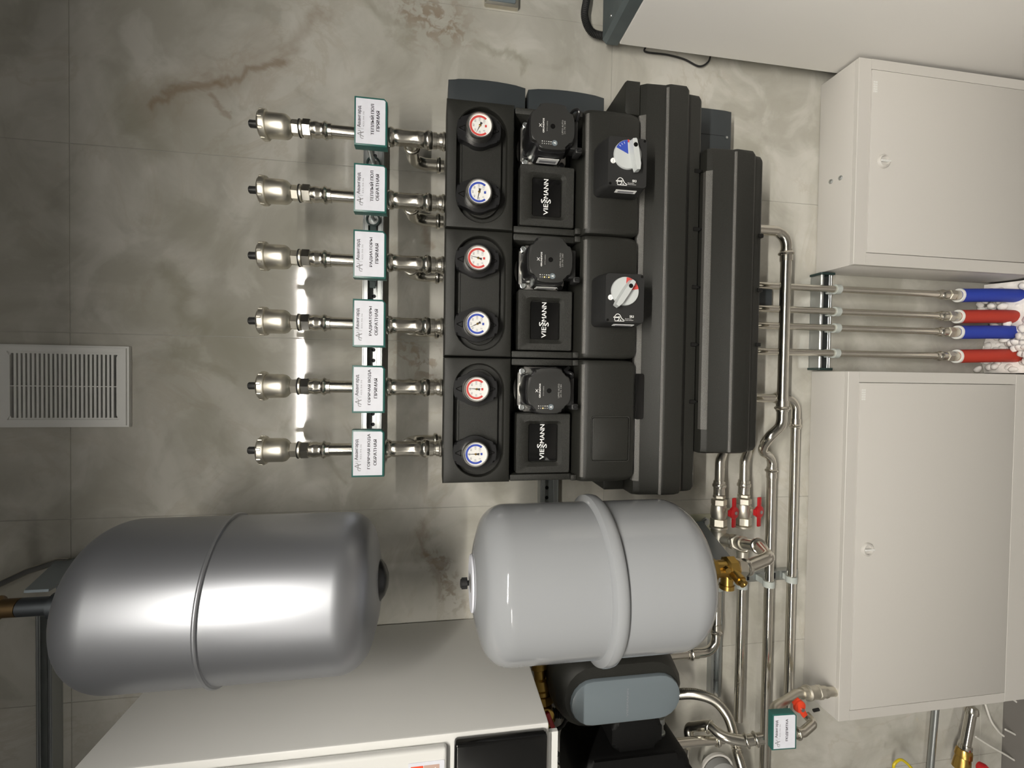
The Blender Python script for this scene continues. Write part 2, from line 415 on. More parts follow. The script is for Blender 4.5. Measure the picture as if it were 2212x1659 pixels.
# ------------------------------------------------------------------ big neighbours: boiler, white tower, wall cabinets
t = thing('wall_boiler', (-0.82, -0.19, 1.515), 'white wall-hung boiler with a black glass control panel at the left edge', 'boiler')
BX = -0.60
b = NB(); box(b, -1.04, BX, 0.003, 0.372, 1.515, 2.245, 0.004, 2); mk('casing', b, 'white', t)
b = NB(); box(b, -1.035, BX - 0.012, 0.372, 0.388, 1.69, 2.24, 0.006, 3); mk('front_panel', b, 'white', t)
b = NB(); box(b, -1.035, BX - 0.006, 0.372, 0.392, 1.522, 1.678, 0.005, 3); mk('control_panel', b, 'gloss', t, 'black glass control panel')
st = NB(); prism(st, rrect(-0.80, BX - 0.030, 1.694, 1.752, 0.002), 0.3882, 0.3886); s = mk('sticker', st, 'paper', t, 'paper sticker with a red block and a hand holding a telephone')
b = NB(); prism(b, rrect(-0.78, BX - 0.036, 1.728, 1.748, 0.001), 0.3887, 0.3890); mk('red_block', b, 'orange', s)
b = NB(); prism(b, rrect(-0.78, BX - 0.036, 1.702, 1.727, 0.001), 0.3887, 0.3889); mk('picture', b, 'skin', s)
b = NB(); prism(b, [(-0.655, 1.724), (-0.640, 1.708), (-0.685, 1.702), (-0.70, 1.716)], 0.3889, 0.3892); mk('printed_telephone', b, 'print', s)
text('app', -0.70, -0.655, 1.734, 1.743, 0.3892, 'print', s)

WX = 0.803
t = thing('storage_tank_casing', (1.12, -0.33, 0.0), 'tall white casing standing on the floor at the right', 'water heater')
b = NB(); box(b, WX, WX + 0.62, 0.045, 0.62, 0.0, 1.283, 0.002, 2); mk('casing', b, 'white2', t)
t = thing('slate_unit', (1.1, -0.3, 1.284), 'slate grey metal lid unit on top of the tall white casing', 'control unit')
b = NB(); prism(b, [(WX + .003, 1.284), (WX + .6, 1.284), (WX + .6, 1.322), (WX + .012, 1.322), (WX + .003, 1.313)], 0.035, 0.60, 0.002); mk('housing', b, 'slate2', t)
for k_ in range(2):
    b = NB(); lathe(b, (WX + 0.03 + .0 * k_, -0.09 - .12 * k_, 1.322), (0, 0, 1), [(0, .004), (.0015, .0035), (.002, 0)], 12); mk('screw', b, 'zinc', t)
b = NB(); tube(b, smoothpts([(0.835, -0.02, 1.30), (0.84, -0.022, 1.345), (0.875, -0.024, 1.365), (0.93, -0.024, 1.36), (1.0, -.024, 1.37)], 24), .0085, 12, rf=lambda i: .0075 if i % 2 else .0092)
tag(mk('corrugated_cable', b, 'rubber'), 'black corrugated cable curving behind the slate grey unit', 'cable')
b = NB(); tube(b, smoothpts([(0.83, -0.012, 1.20), P(1395, 112, .012), P(1440, 118, .01), P(1478, 128, .008), P(1510, 143, .008), P(1530, 133, .01), (0.84, -0.012, 1.02)], 8), .0022, 8)
tag(mk('thin_cable', b, 'rubber'), 'thin black cable sagging out behind the tall white casing', 'cable')
t = thing('wall_socket', (0.925, -0.0, 1.60), 'grey-brown wall socket high on the marble tiles at the right', 'socket')
b = NB(); prism(b, rrect(0.880, 0.970, 1.526, 1.608, 0.004), 0.0005, 0.012, 0.002); mk('frame', b, 'nickel', t)
b = NB(); prism(b, rrect(0.888, 0.962, 1.534, 1.600, 0.003), 0.0122, 0.015, 0.001); mk('insert', b, 'cap', t)

def cabinet(x0, x1, z0, z1, dx0, dx1, dz0, dz1, lock, label, vents):
    t = thing('manifold_cabinet', ((x0 + x1) / 2, -0.06, z0), label, 'cabinet'); D = 0.12
    b = NB(); fr = rrect(x0, x1, z0, z1, .0015, 1)
    # hollow body: sides and a frame round the doors
    box(b, x0, x1, 0.002, D - 0.012, z0, z1, 0.0012, 2)
    for a in ((x0, x1, z1 - (z1 - dz1), z1), (x0, x1, z0, dz0)): box(b, a[0], a[1], D - .012, D, a[2], a[3], 0.0008, 1)
    box(b, x0, dx0, D - .012, D, dz0, dz1); box(b, dx1, x1, D - .012, D, dz0, dz1)
    mk('body', b, 'cab', t)
    g = 0.0016
    b = NB(); box(b, dx0 + g, dx1 - g, D - .0115, D + 0.0012, dz0 + g, dz1 - g, 0.001, 2); dr = mk('door', b, 'cab', t)
    c = Vector((lock[0], -(D + 0.0012), lock[1]))
    b = NB(); lathe(b, c, (0, -1, 0), [(0, .0175), (.004, .0168), (.0065, .0145), (.0065, .0128), (.0008, .0115), (.0008, 0)], 36); mk('lock', b, 'cab', dr)
    b = NB(); box(b, c.x - .0025, c.x + .0025, D + .0018, D + .0085, c.z - .0165, c.z + .0115, .001, 1); mk('lock_grip', b, 'plastic', dr)
    b = NB()
    for i in range(3):
        for j in range(5): box(b, vents[0] + .0 + .0058 * j, vents[0] + .0042 + .0058 * j, D + .0011, D + .002, vents[1] - .004 * i, vents[1] - .004 * i + .0022)
    mk('embossed_mark', b, 'plastic', dr)
    return t
cabinet(-0.871, 0.020, 0.03, 0.693, -0.846, -0.007, 0.176, 0.661, (-0.432, 0.625), 'wide white manifold cabinet low on the wall at the left', (-0.052, 0.652))
cb = cabinet(0.287, 0.797, 0.03, 0.688, 0.317, 0.772, 0.10, 0.652, (0.547, 0.612), 'narrower white manifold cabinet low on the wall at the right', (0.715, 0.644))
b = NB()
for q in (P(1792, 392, .045), P(1803, 383, .075)): lathe(b, (q.x, q.y, 0.688), (0, 0, 1), [(0, .006), (.003, .006), (.0045, .004), (.005, 0)], 6)
mk('bolt', b, 'zinc', cb)

# ventilation grille
t = thing('ventilation_grille', (-0.04, 0, 2.365), 'white ventilation grille high on the tiled wall', 'vent')
gx0, gx1, gz0, gz1 = -0.126, 0.0475, 2.366, 2.612
ix0, ix1, iz0, iz1 = -0.106, 0.029, 2.388, 2.585
b = NB()
ringplate(b, [(gx0, gz0), (gx1, gz0), (gx1, gz1), (gx0, gz1)], [(ix0, iz0), (ix1, iz0), (ix1, iz1), (ix0, iz1)], 0.0, 0.014)
bmesh.ops.bevel(b, geom=[e for e in b.edges if all(abs(v.co.y + .014) < 1e-5 for v in e.verts) and e.calc_length() > .19 or (all(abs(v.co.y + .014) < 1e-5 for v in e.verts) and abs(e.calc_length() - (gx1 - gx0)) < .001)], offset=.004, segments=2, affect='EDGES')
mk('frame', b, 'plastic', t)
b = NB(); box(b, ix0, ix1, 0.0005, 0.002, iz0, iz1); mk('dark_backing', b, 'dark', t)
b = NB(); box(b, ix0, ix1, 0.003, 0.013, iz0, iz0 + 0.0045)
sl = mk('slat', b, 'plastic', t); sl.location.z = (iz1 - iz0) / 24 - 0.0045 + .002
for i in range(2, 24):
    c = sl.copy(); COL.objects.link(c); c.parent = t; c.location.z = (iz1 - iz0) / 24 * i - 0.0025
b = NB(); box(b, -0.0400, -0.0382, 0.0035, 0.0135, iz0, iz1); mk('centre_bar', b, 'plastic', t)

# ------------------------------------------------------------------ struts on the wall
def strut_h(x0, x1, z0, z1, label, D=0.03, slots=0.025, hole='round'):
    t = thing('mounting_rail', ((x0 + x1) / 2, 0, z0), label, 'rail')
    zc = (z0 + z1) / 2; h = (z1 - z0)
    b = NB()
    box(b, x0, x1, 0.0, 0.003, z0, z1); box(b, x0, x1, 0.003, D, z0, z0 + .003, .0006, 1); box(b, x0, x1, 0.003, D, z1 - .003, z1, .0006, 1)
    box(b, x0, x1, D - .0025, D, z0 + .003, z0 + h * .27, .0006, 1); box(b, x0, x1, D - .0025, D, z1 - h * .27, z1 - .003, .0006, 1)
    mk('channel', b, 'zinc', t)
    b = NB(); n = int((x1 - x0) / slots)
    for i in range(n):
        x = x0 + slots * (i + .5); lathe(b, (x, -.0031, zc), (0, -1, 0), [(0, .0045), (.0004, .0045)], 12)
    mk('punched_hole', b, 'dark', t); return t
strut_h(-0.21, 0.53, 1.835, 1.880, 'perforated steel rail behind the row of white name labels')
strut_h(-0.62, 0.50, 1.412, 1.458, 'steel rail on the wall passing behind the round white tank')
strut_h(-1.30, -0.50, 2.500, 2.530, 'steel rail high on the wall above the boiler')
t = strut_h(0.027, 0.280, 0.668, 0.702, 'slotted steel rail with green end caps between the two cabinets', 0.036, 0.05)
for x in (0.0265, 0.2805):
    b = NB(); box(b, x - .003, x + .003, -0.0, 0.042, 0.664, 0.706, .001, 1); mk('end_cap', b, 'dgreen', t)
strut_h(-0.85, -0.45, 0.955, 0.985, 'short steel rail under the white tank', 0.02)

# ------------------------------------------------------------------ six risers, air vents, clamps and name labels
RXS = [0.4705, 0.3455, 0.2205, 0.0955, -0.0295, -0.1545]
RD = 0.17
ORD = ['first', 'second', 'third', 'fourth', 'fifth', 'sixth']
TT = [('ТЕПЛЫЙ ПОЛ', 'ПРЯМАЯ'), ('ТЕПЛЫЙ ПОЛ', 'ОБРАТНАЯ'), ('РАДИАТОРЫ', 'ПРЯМАЯ'), ('РАДИАТОРЫ', 'ОБРАТНАЯ'), ('ГОРЯЧАЯ ВОДА', 'ПРЯМАЯ'), ('ГОРЯЧАЯ ВОДА', 'ОБРАТНАЯ')]
def riser(x, label):
    t = thing('riser_pipe', (x, -RD, 1.698), label, 'pipe', 'steel risers above the black pump blocks')
    o = (x, -RD, 0); Z = (0, 0, 1)
    b = NB(); lathe(b, o, Z, [(1.815, .0122), (1.945, .0122)], 28); mk('pipe', b, 'steel', t)
    b = NB()   # top coupling with hexagon
    lathe(b, o, Z, [(1.919, .0128), (1.9195, .0145), (1.926, .0143), (1.9275, .0160), (1.931, .0182), (1.9345, .0160), (1.936, .0143), (1.941, .0140),
                    (1.946, .0158), (1.951, .0158), (1.956, .0142), (1.958, .0142)], 28)
    hexa(b, o, Z, 1.957, 1.973, .0178); mk('coupling', b, 'steelb', t)
    b = NB()   # tee
    lathe(b, o, Z, [(1.800, .0135), (1.8005, .0160), (1.8035, .0180), (1.8075, .0190), (1.8115, .0180), (1.8135, .0155), (1.8200, .0155), (1.8200, .0125)], 28)
    lathe(b, o, Z, [(1.742, .0150), (1.744, .0163), (1.756, .0163), (1.760, .0154), (1.784, .0154), (1.788, .0163), (1.797, .0163), (1.801, .0150)], 28)
    lathe(b, o, Z, [(1.725, .0148), (1.7265, .0165), (1.7300, .0184), (1.7340, .0195), (1.7380, .0184), (1.7410, .0160), (1.743, .0150)], 28)
    mk('tee', b, 'steelb', t)
    b = NB(); lathe(b, o, Z, [(1.7235, .0150), (1.7245, .0165), (1.7170, .0160), (1.7165, .0140), (1.712, .0140), (1.7115, .0160), (1.706, .0165), (1.7045, .0185), (1.701, .0185), (1.6995, .016)][::-1], 28)
    mk('lower_sleeve', b, 'steelb', t)
    yb = 0.056
    b = NB(); tube(b, fillet([(x, -RD + .01, 1.768), (x, -yb, 1.768), (x, -yb, 1.700)], .034, 10), .0135, 24)
    bead(b, (x, -0.135, 1.768), (0, 1, 0), .0175); bead(b, (x, -yb, 1.712), Z, .0180, .005); mk('elbow', b, 'steelb', t)
    return t
def airvent(x, label):
    t = thing('air_vent', (x, -RD, 1.973), label, 'air vent', 'nickel air vents on top of the risers')
    o = (x, -RD, 0); Z = (0, 0, 1)
    b = NB(); hexa(b, o, Z, 1.9795, 1.993, .0150)
    lathe(b, o, Z, [(1.9735, .0130), (1.974, .0160), (1.9775, .0160), (1.9795, .0145)], 28)
    lathe(b, o, Z, [(1.993, .0140), (1.996, .0165), (1.9975, .0190), (2.001, .0218), (2.006, .0232), (2.010, .0232), (2.036, .0235), (2.038, .0225)], 36)
    mk('body', b, 'nickel', t)
    b = NB(); lathe(b, o, Z, [(1.9775, .0140), (1.9776, .0172), (1.9795, .0172), (1.9796, .0140)], 28); mk('seal_ring', b, 'rubber', t)
    b = NB(); lathe(b, o, Z, [(2.036, .0240), (2.037, .0272), (2.040, .0280), (2.047, .0275), (2.051, .0235), (2.053, .0090), (2.054, .0055), (2.058, .0055)], 36)
    for k in range(8):
        a = 2 * PI * k / 8 + .2; c = Vector((x + .0262 * math.cos(a), -RD + .0262 * math.sin(a), 2.044)); ax = Vector((math.cos(a), math.sin(a), 0))
        obox(b, c, ax, Vector((-ax.y, ax.x, 0)), Vector((0, 0, 1)), .005, .0055, .009, .001, 1)
    mk('cap', b, 'nickel', t)
    b = NB(); lathe(b, o, Z, [(2.056, .0060), (2.0565, .0068), (2.069, .0066), (2.0705, .0055), (2.071, 0)], 14)
    for k in range(10):
        a = 2 * PI * k / 10; ax = Vector((math.cos(a), math.sin(a), 0)); obox(b, Vector((x, -RD, 2.063)) + ax * .0066, ax, Vector((-ax.y, ax.x, 0)), Vector((0, 0, 1)), .0012, .0016, .012)
    mk('valve_cap', b, 'blackm', t); return t
SUB = ['at the far right', 'second from the right', 'third from the right', 'third from the left', 'second from the left', 'at the far left']
r0 = a0 = c0 = None
for i, x in enumerate(RXS):
    ll = 'steel riser pipe with tee behind the name label %s of the row' % SUB[i]
    al = 'brass-coloured automatic air vent with black cap, %s of six' % SUB[i]
    cl = 'threaded rod clamp holding the riser %s of the row' % SUB[i]
    if i == 0:
        r0 = riser(x, ll); a0 = airvent(x, al)
        c0 = thing('pipe_clamp', (x, -0.03, 1.857), cl, 'clamp', 'clamps behind the name labels')
        b = NB(); lathe(b, (x, -.0335, 1.857), (0, -1, 0), [(0, .0048), (.120, .0048)], 16); mk('threaded_rod', b, 'zinc', c0)
        b = NB(); ringplate(b, circ(x, 1.857, .0155, 28), circ(x, 1.857, .0122, 28), .034, .040); box(b, x - .03, x - .013, .034, .037, 1.850, 1.864, .001, 1); mk('rubber_ring', b, 'dgreen', c0)
        b = NB(); lathe(b, (x, -.031, 1.857), (0, -1, 0), [(0, .0118), (.004, .0118)], 28); mk('washer', b, 'zinc', c0)
        b = NB(); lathe(b, (x, -RD, 1.843), (0, 0, 1), [(0, .0130), (0, .0155), (.030, .0155), (.030, .0130)], 28); box(b, x - .022, x + .022, RD - .004, RD + .004, 1.848, 1.868, .001, 1); mk('clamp_band', b, 'zinc', c0)
    else:
        dl = (x - RXS[0], 0, 0); dup(r0, dl, ll); dup(a0, dl, al); dup(c0, dl, cl)

def logo(parent, x, z, s, d, R=None):
    """swooping letter A emblem"""
    b = NB()
    def put(poly):
        vs = [b.verts.new((Vector((x + px * s, -d, z + pz * s)) if R is None else R[0] + R[1] * (x + px * s) + R[2] * (z + pz * s))) for px, pz in poly]; b.faces.new(vs)
    # left leg, right leg
    put([(-.42, -.50), (-.28, -.50), (.12, .50), (.02, .50)]); put([(.02, .50), (.16, .50), (.46, -.50), (.30, -.50)])
    # loop
    pts = [(-.62, -.46), (-.66, -.18), (-.40, .02), (.05, -.05), (.42, -.02), (.60, .18), (.52, .36)]
    pp = smoothpts([Vector((p[0], p[1], 0)) for p in pts], 5)
    for i in range(len(pp) - 1):
        u = (pp[i + 1] - pp[i]).normalized(); n = Vector((-u.y, u.x, 0)) * .05
        put([tuple((pp[i] + n)[:2]), tuple((pp[i + 1] + n)[:2]), tuple((pp[i + 1] - n)[:2]), tuple((pp[i] - n)[:2])])
    return mk('emblem', b, 'inkg', parent, smooth=False)
def namelabel(cx, cz, dback, lines, label, R=None, W=.092, Hh=.061, T=.020):
    """shallow green tray with a white paper card; R = (origin, ex, ez, ey) for a tilted one"""
    o = Vector((0, 0, 0)) if R is None else R[0]
    base = (cx, -dback, cz - Hh / 2) if R is None else tuple(R[0])
    t = thing('name_label', base, label, 'label', None)
    def tr(bm):
        if R is not None:
            for v in bm.verts: v.co = R[0] + R[1] * v.co.x + R[2] * v.co.z + R[3] * (-v.co.y)
        return bm
    x0, x1, z0, z1 = cx - W / 2, cx + W / 2, cz - Hh / 2, cz + Hh / 2
    b = NB(); ch = .006
    poly = [(x0, z0), (x1 - ch, z0), (x1, z0 + ch), (x1, z1), (x0, z1)]
    prism(b, poly, dback, dback + T, .0012, 2); mk('tray', tr(b), 'green', t)
    d = dback + T
    b = NB(); prism(b, [(x0 + .0035, z0 + .0035), (x1 - ch, z0 + .0035), (x1 - .0035, z0 + ch), (x1 - .0035, z1 - .003), (x0 + .0035, z1 - .003)], d - .0002, d + .0003); mk('card', tr(b), 'paper', t)
    d += .0005
    RR = None if R is None else (R[0] + R[3] * d, R[1], R[2])
    dd = d
    def tx(s, a0, a1, b0, b1, m, strike=0.0):
        text(s, a0, a1, b0, b1, dd, m, t, R=RR, strike=strike)
    logo(t, cx - .0255, z1 - .0118, .0118, dd, RR)
    tx('|', cx - .0155, cx - .0150, z1 - .0175, z1 - .0065, 'inkg')
    tx('Ава', cx - .0125, cx + .0027, z1 - .0119, z1 - .0058, 'ink', .00018)
    bq = NB()
    for a0, a1, b0, b1 in ((.0037, .0047, -.0119, -.0073), (.0062, .0072, -.0119, -.0073), (.0047, .0062, -.0099, -.0092)):
        co = [(cx + a0, z1 + b0), (cx + a1, z1 + b0), (cx + a1, z1 + b1), (cx + a0, z1 + b1)]
        bq.faces.new([bq.verts.new(Vector((u, -dd, v)) if RR is None else RR[0] + RR[1] * u + RR[2] * v) for u, v in co])
    mk('lettering', bq, 'ink', t, smooth=False)
    tx('гард', cx + .0083, cx + .0275, z1 - .0135, z1 - .0072, 'ink', .00018)
    tx('433-94-36', cx - .0115, cx + .0180, z1 - .0185, z1 - .0160, 'inkg')
    wid = {'ТЕПЛЫЙ ПОЛ': .058, 'РАДИАТОРЫ': .056, 'ГОРЯЧАЯ ВОДА': .068, 'ПРЯМАЯ': .038, 'ОБРАТНАЯ': .050, 'ПОДПИТКА': .050}
    for k_, s in enumerate(lines):
        z = z1 - .0365 - .0105 * k_; wv = wid[s]; c = cx + (.002 if k_ else .004)
        if s == 'ГОРЯЧАЯ ВОДА': z += .001; c = cx + .004
        hb = .0075 if 'Й' in s else .0062
        tx(s, c - wv / 2, c + wv / 2, z, z + hb, 'ink', .0003)
    return t
LAB = ['white name card in green tray reading ТЕПЛЫЙ ПОЛ ПРЯМАЯ', 'white name card in green tray reading ТЕПЛЫЙ ПОЛ ОБРАТНАЯ', 'white name card in green tray reading РАДИАТОРЫ ПРЯМАЯ',
       'white name card in green tray reading РАДИАТОРЫ ОБРАТНАЯ', 'white name card in green tray reading ГОРЯЧАЯ ВОДА ПРЯМАЯ', 'white name card in green tray reading ГОРЯЧАЯ ВОДА ОБРАТНАЯ']
LX = [0.4785, 0.3525, 0.2265, 0.0945, -0.0330, -0.1575]
for i in range(6):
    namelabel(LX[i], 1.842, 0.1862, TT[i], LAB[i].replace('white name card', 'white name card ' + SUB[i] + ' of the riser row').replace(' in green tray', ''))['group'] = 'name cards on the risers'
# ------------------------------------------------------------------ pump groups
GX = [0.408, 0.158, -0.092]
GN = ['right-hand', 'middle', 'left-hand']
def group(cx, label, blank):
    t = thing('pump_group', (cx, -.1, 1.30), label, 'pump group', 'three foam insulated pump groups')
    x0, x1 = cx - .1240, cx + .1240
    b = NB(); box(b, x0 + .003, x1 - .003, .038, .150, 1.312, 1.690, .004, 2); mk('back_shell', b, 'epp', t)
    # top cover with stadium recess
    b = NB(); D0, D1 = .1502, .222; zt, zb = 1.699, 1.566
    zc = 1.6295; rr = .0505; half = .1130; N_ = 16
    inner = []
    for k in range(2 * N_):
        if k < N_: a = -PI / 2 + PI * k / (N_ - 1); inner.append((cx + (half - rr) + rr * math.cos(a), zc + rr * math.sin(a)))
        else: a = PI / 2 + PI * (k - N_) / (N_ - 1); inner.append((cx - (half - rr) + rr * math.cos(a), zc + rr * math.sin(a)))
    def proj(p):
        dx, dz = p[0] - cx, p[1] - zc; hx, hz1, hz0 = x1 - cx, zt - zc, zc - zb
        s = min(hx / abs(dx) if abs(dx) > 1e-6 else 9e9, (hz1 if dz > 0 else hz0) / abs(dz) if abs(dz) > 1e-6 else 9e9)
        return [cx + dx * s, zc + dz * s]
    outer = [proj(p) for p in inner]
    # snap corners
    for qx, qz in ((x0, zt), (x1, zt), (x0, zb), (x1, zb)):
        j = min(range(len(outer)), key=lambda q: (outer[q][0] - qx) ** 2 + (outer[q][1] - qz) ** 2); outer[j] = [qx, qz]
    ch = .005   # rounded front edge
    mkv = lambda P_, d: [b.verts.new((x, -d, z)) for x, z in P_]
    shr = lambda P_, s: [(cx + (x - cx) * (1 - s / .124), zc + (z - zc) * (1 - s / .068)) for x, z in P_]
    rings = [mkv(outer, D0), mkv(outer, D1 - ch), mkv(shr(outer, ch * .35), D1 - ch * .3), mkv(shr(outer, ch), D1), mkv(inner, D1)]
    grow = lambda s: [(cx + (x - cx) * (1 - s / .113), zc + (z - zc) * (1 - s / .0505)) for x, z in inner]
    rings += [mkv(grow(.0015), D1 - .002), mkv(grow(.002), D1 - .016), mkv(grow(.0115), D1 - .016), mkv(grow(.0125), D1 - .007)]
    for A, B in zip(rings, rings[1:]):
        for i in range(len(A)): b.faces.new((A[i], A[(i + 1) % len(A)], B[(i + 1) % len(A)], B[i]))
    b.faces.new(rings[-1]); b.faces.new(rings[0][::-1])
    mk('top_cover', b, 'epp', t)
    # side rails beside the middle section
    for s in (-1, 1):
        xa, xb = (x0, x0 + .0135) if s < 0 else (x1 - .0135, x1)
        b = NB(); box(b, xa, xb, .1502, .214, 1.434, 1.5645, .003, 2); mk('side_rail', b, 'epp2', t)
    # foam block with name plate
    b = NB(); nx0, nx1, nz0, nz1 = cx - .1085, cx + .013, 1.4400, 1.5520
    a_ = rrect(nx0, nx1, nz0, nz1, .003, 3)
    px0, px1, pz0, pz1 = cx - .095, cx - .002, 1.457, 1.538
    i1 = rrect(px0, px1, pz0, pz1, .010, 3); i2 = rrect(px0 + .008, px1 - .006, pz0 + .007, pz1 - .012, .005, 3); i3 = rrect(px0 + .0085, px1 - .0065, pz0 + .0075, pz1 - .0125, .004, 3)
    rg = [mkv(a_, .1502), mkv(a_, .214), mkv([(cx_ + (0.0015 if cx_ < cx - .05 else -.0015), z_ + (.0015 if z_ < 1.5 else -.0015)) for cx_, z_ in a_], .2155), mkv(i1, .2155), mkv(i2, .208), mkv(i3, .202)]
    for A, B in zip(rg, rg[1:]):
        for i in range(len(A)): b.faces.new((A[i], A[(i + 1) % len(A)], B[(i + 1) % len(A)], B[i]))
    b.faces.new(rg[-1]); b.faces.new(rg[0][::-1]); mk('plate_block', b, 'epp2', t)
    b = NB(); prism(b, rrect(px0 + .0095, px1 - .0075, pz0 + .0085, pz1 - .0135, .003, 3), .202, .2045, .0005); pl = mk('name_plate', b, 'gloss', t, 'glossy black name plate')
    # lettering: VIE, two stacked S, MANN
    zc2 = 1.4965 ; xl = px0 + .0125; d = .2049
    def T_(s, a, c, z0, z1): text(s, xl + a, xl + c, z0, z1, d, 'print', pl, bold=.014)
    T_('VIE', 0, .0225, zc2 - .0048, zc2 + .0048)
    T_('S', .0235, .0325, zc2 + .0005, zc2 + .0102); T_('S', .0235, .0325, zc2 - .0102, zc2 - .0005)
    T_('MANN', .0335, .0725, zc2 - .0048, zc2 + .0048)
    # lower cover bulging forward
    b = NB(); X0, X1 = x0, x1
    prof = [(.1502, 1.4335), (.206, 1.4335), (.213, 1.432), (.224, 1.4270), (.233, 1.4230), (.2365, 1.4190), (.2385, 1.410), (.240, 1.37), (.2385, 1.325), (.234, 1.312), (.226, 1.307), (.1502, 1.3055)]
    cols = []
    ns = 9
    xs = [(0, .012), (.002, .005), (.006, .0015), (.012, 0)]
    lx = [(X0 + a, c) for a, c in xs] + [(X1 - a, c) for a, c in xs[::-1]]
    for X, ins in lx:
        col_ = []
        for dd_, z in prof:
            zz = z
            if z < 1.34: zz = z + ins * 1.6          # rounded lower corners
            dq = dd_ - ins * .7 if dd_ > .2 else dd_
            col_.append(b.verts.new((X, -dq, zz)))
        cols.append(col_)
    for A, B in zip(cols, cols[1:]):
        for i in range(len(A) - 1): b.faces.new((A[i], A[i + 1], B[i + 1], B[i]))
        b.faces.new((A[-1], A[0], B[0], B[-1]))
    b.faces.new(cols[0][::-1]); b.faces.new(cols[-1])
    mk('lower_cover', b, 'epp', t)
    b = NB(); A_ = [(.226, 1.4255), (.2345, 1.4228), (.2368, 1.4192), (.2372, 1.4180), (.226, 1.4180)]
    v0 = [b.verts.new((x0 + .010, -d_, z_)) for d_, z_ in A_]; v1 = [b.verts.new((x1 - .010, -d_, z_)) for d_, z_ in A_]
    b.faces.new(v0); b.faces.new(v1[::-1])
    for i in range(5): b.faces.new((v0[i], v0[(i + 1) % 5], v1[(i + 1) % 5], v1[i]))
    mk('ridge_highlight', b, 'edge', t)
    if blank:   # blind panel with a raised rim
        bx0, bx1, bz0, bz1 = cx - .083, cx + .010, 1.322, 1.404
        b = NB(); o_ = rrect(bx0, bx1, bz0, bz1, .006, 4); n_ = rrect(bx0 + .0018, bx1 - .0018, bz0 + .0018, bz1 - .0018, .0045, 4)
        ringplate(b, o_, n_, .2375, .2415); mk('blind_panel_rim', b, 'epp2', t)
        b = NB(); prism(b, rrect(bx0 + .003, bx1 - .003, bz0 + .003, bz1 - .003, .004, 4), .2375, .2412, .001); mk('blind_panel', b, 'epp', t)
    # little moulded hooks between the sections
    b = NB()
    for s in (-1, 1):
        xx = x0 + .007 if s < 0 else x1 - .007
        box(b, xx - .006, xx + .006, .205, .226, 1.4275, 1.4400, .002, 2)
    mk('moulded_hook', b, 'epp2', t)
    return t
GL = ['black foam pump group at the right, its white-lettered plate beside the tilted pump', 'black foam pump group in the middle of the three', 'black foam pump group at the left, with a blank panel instead of a mixer drive']
for i in range(3): group(GX[i], GL[i], i == 2)

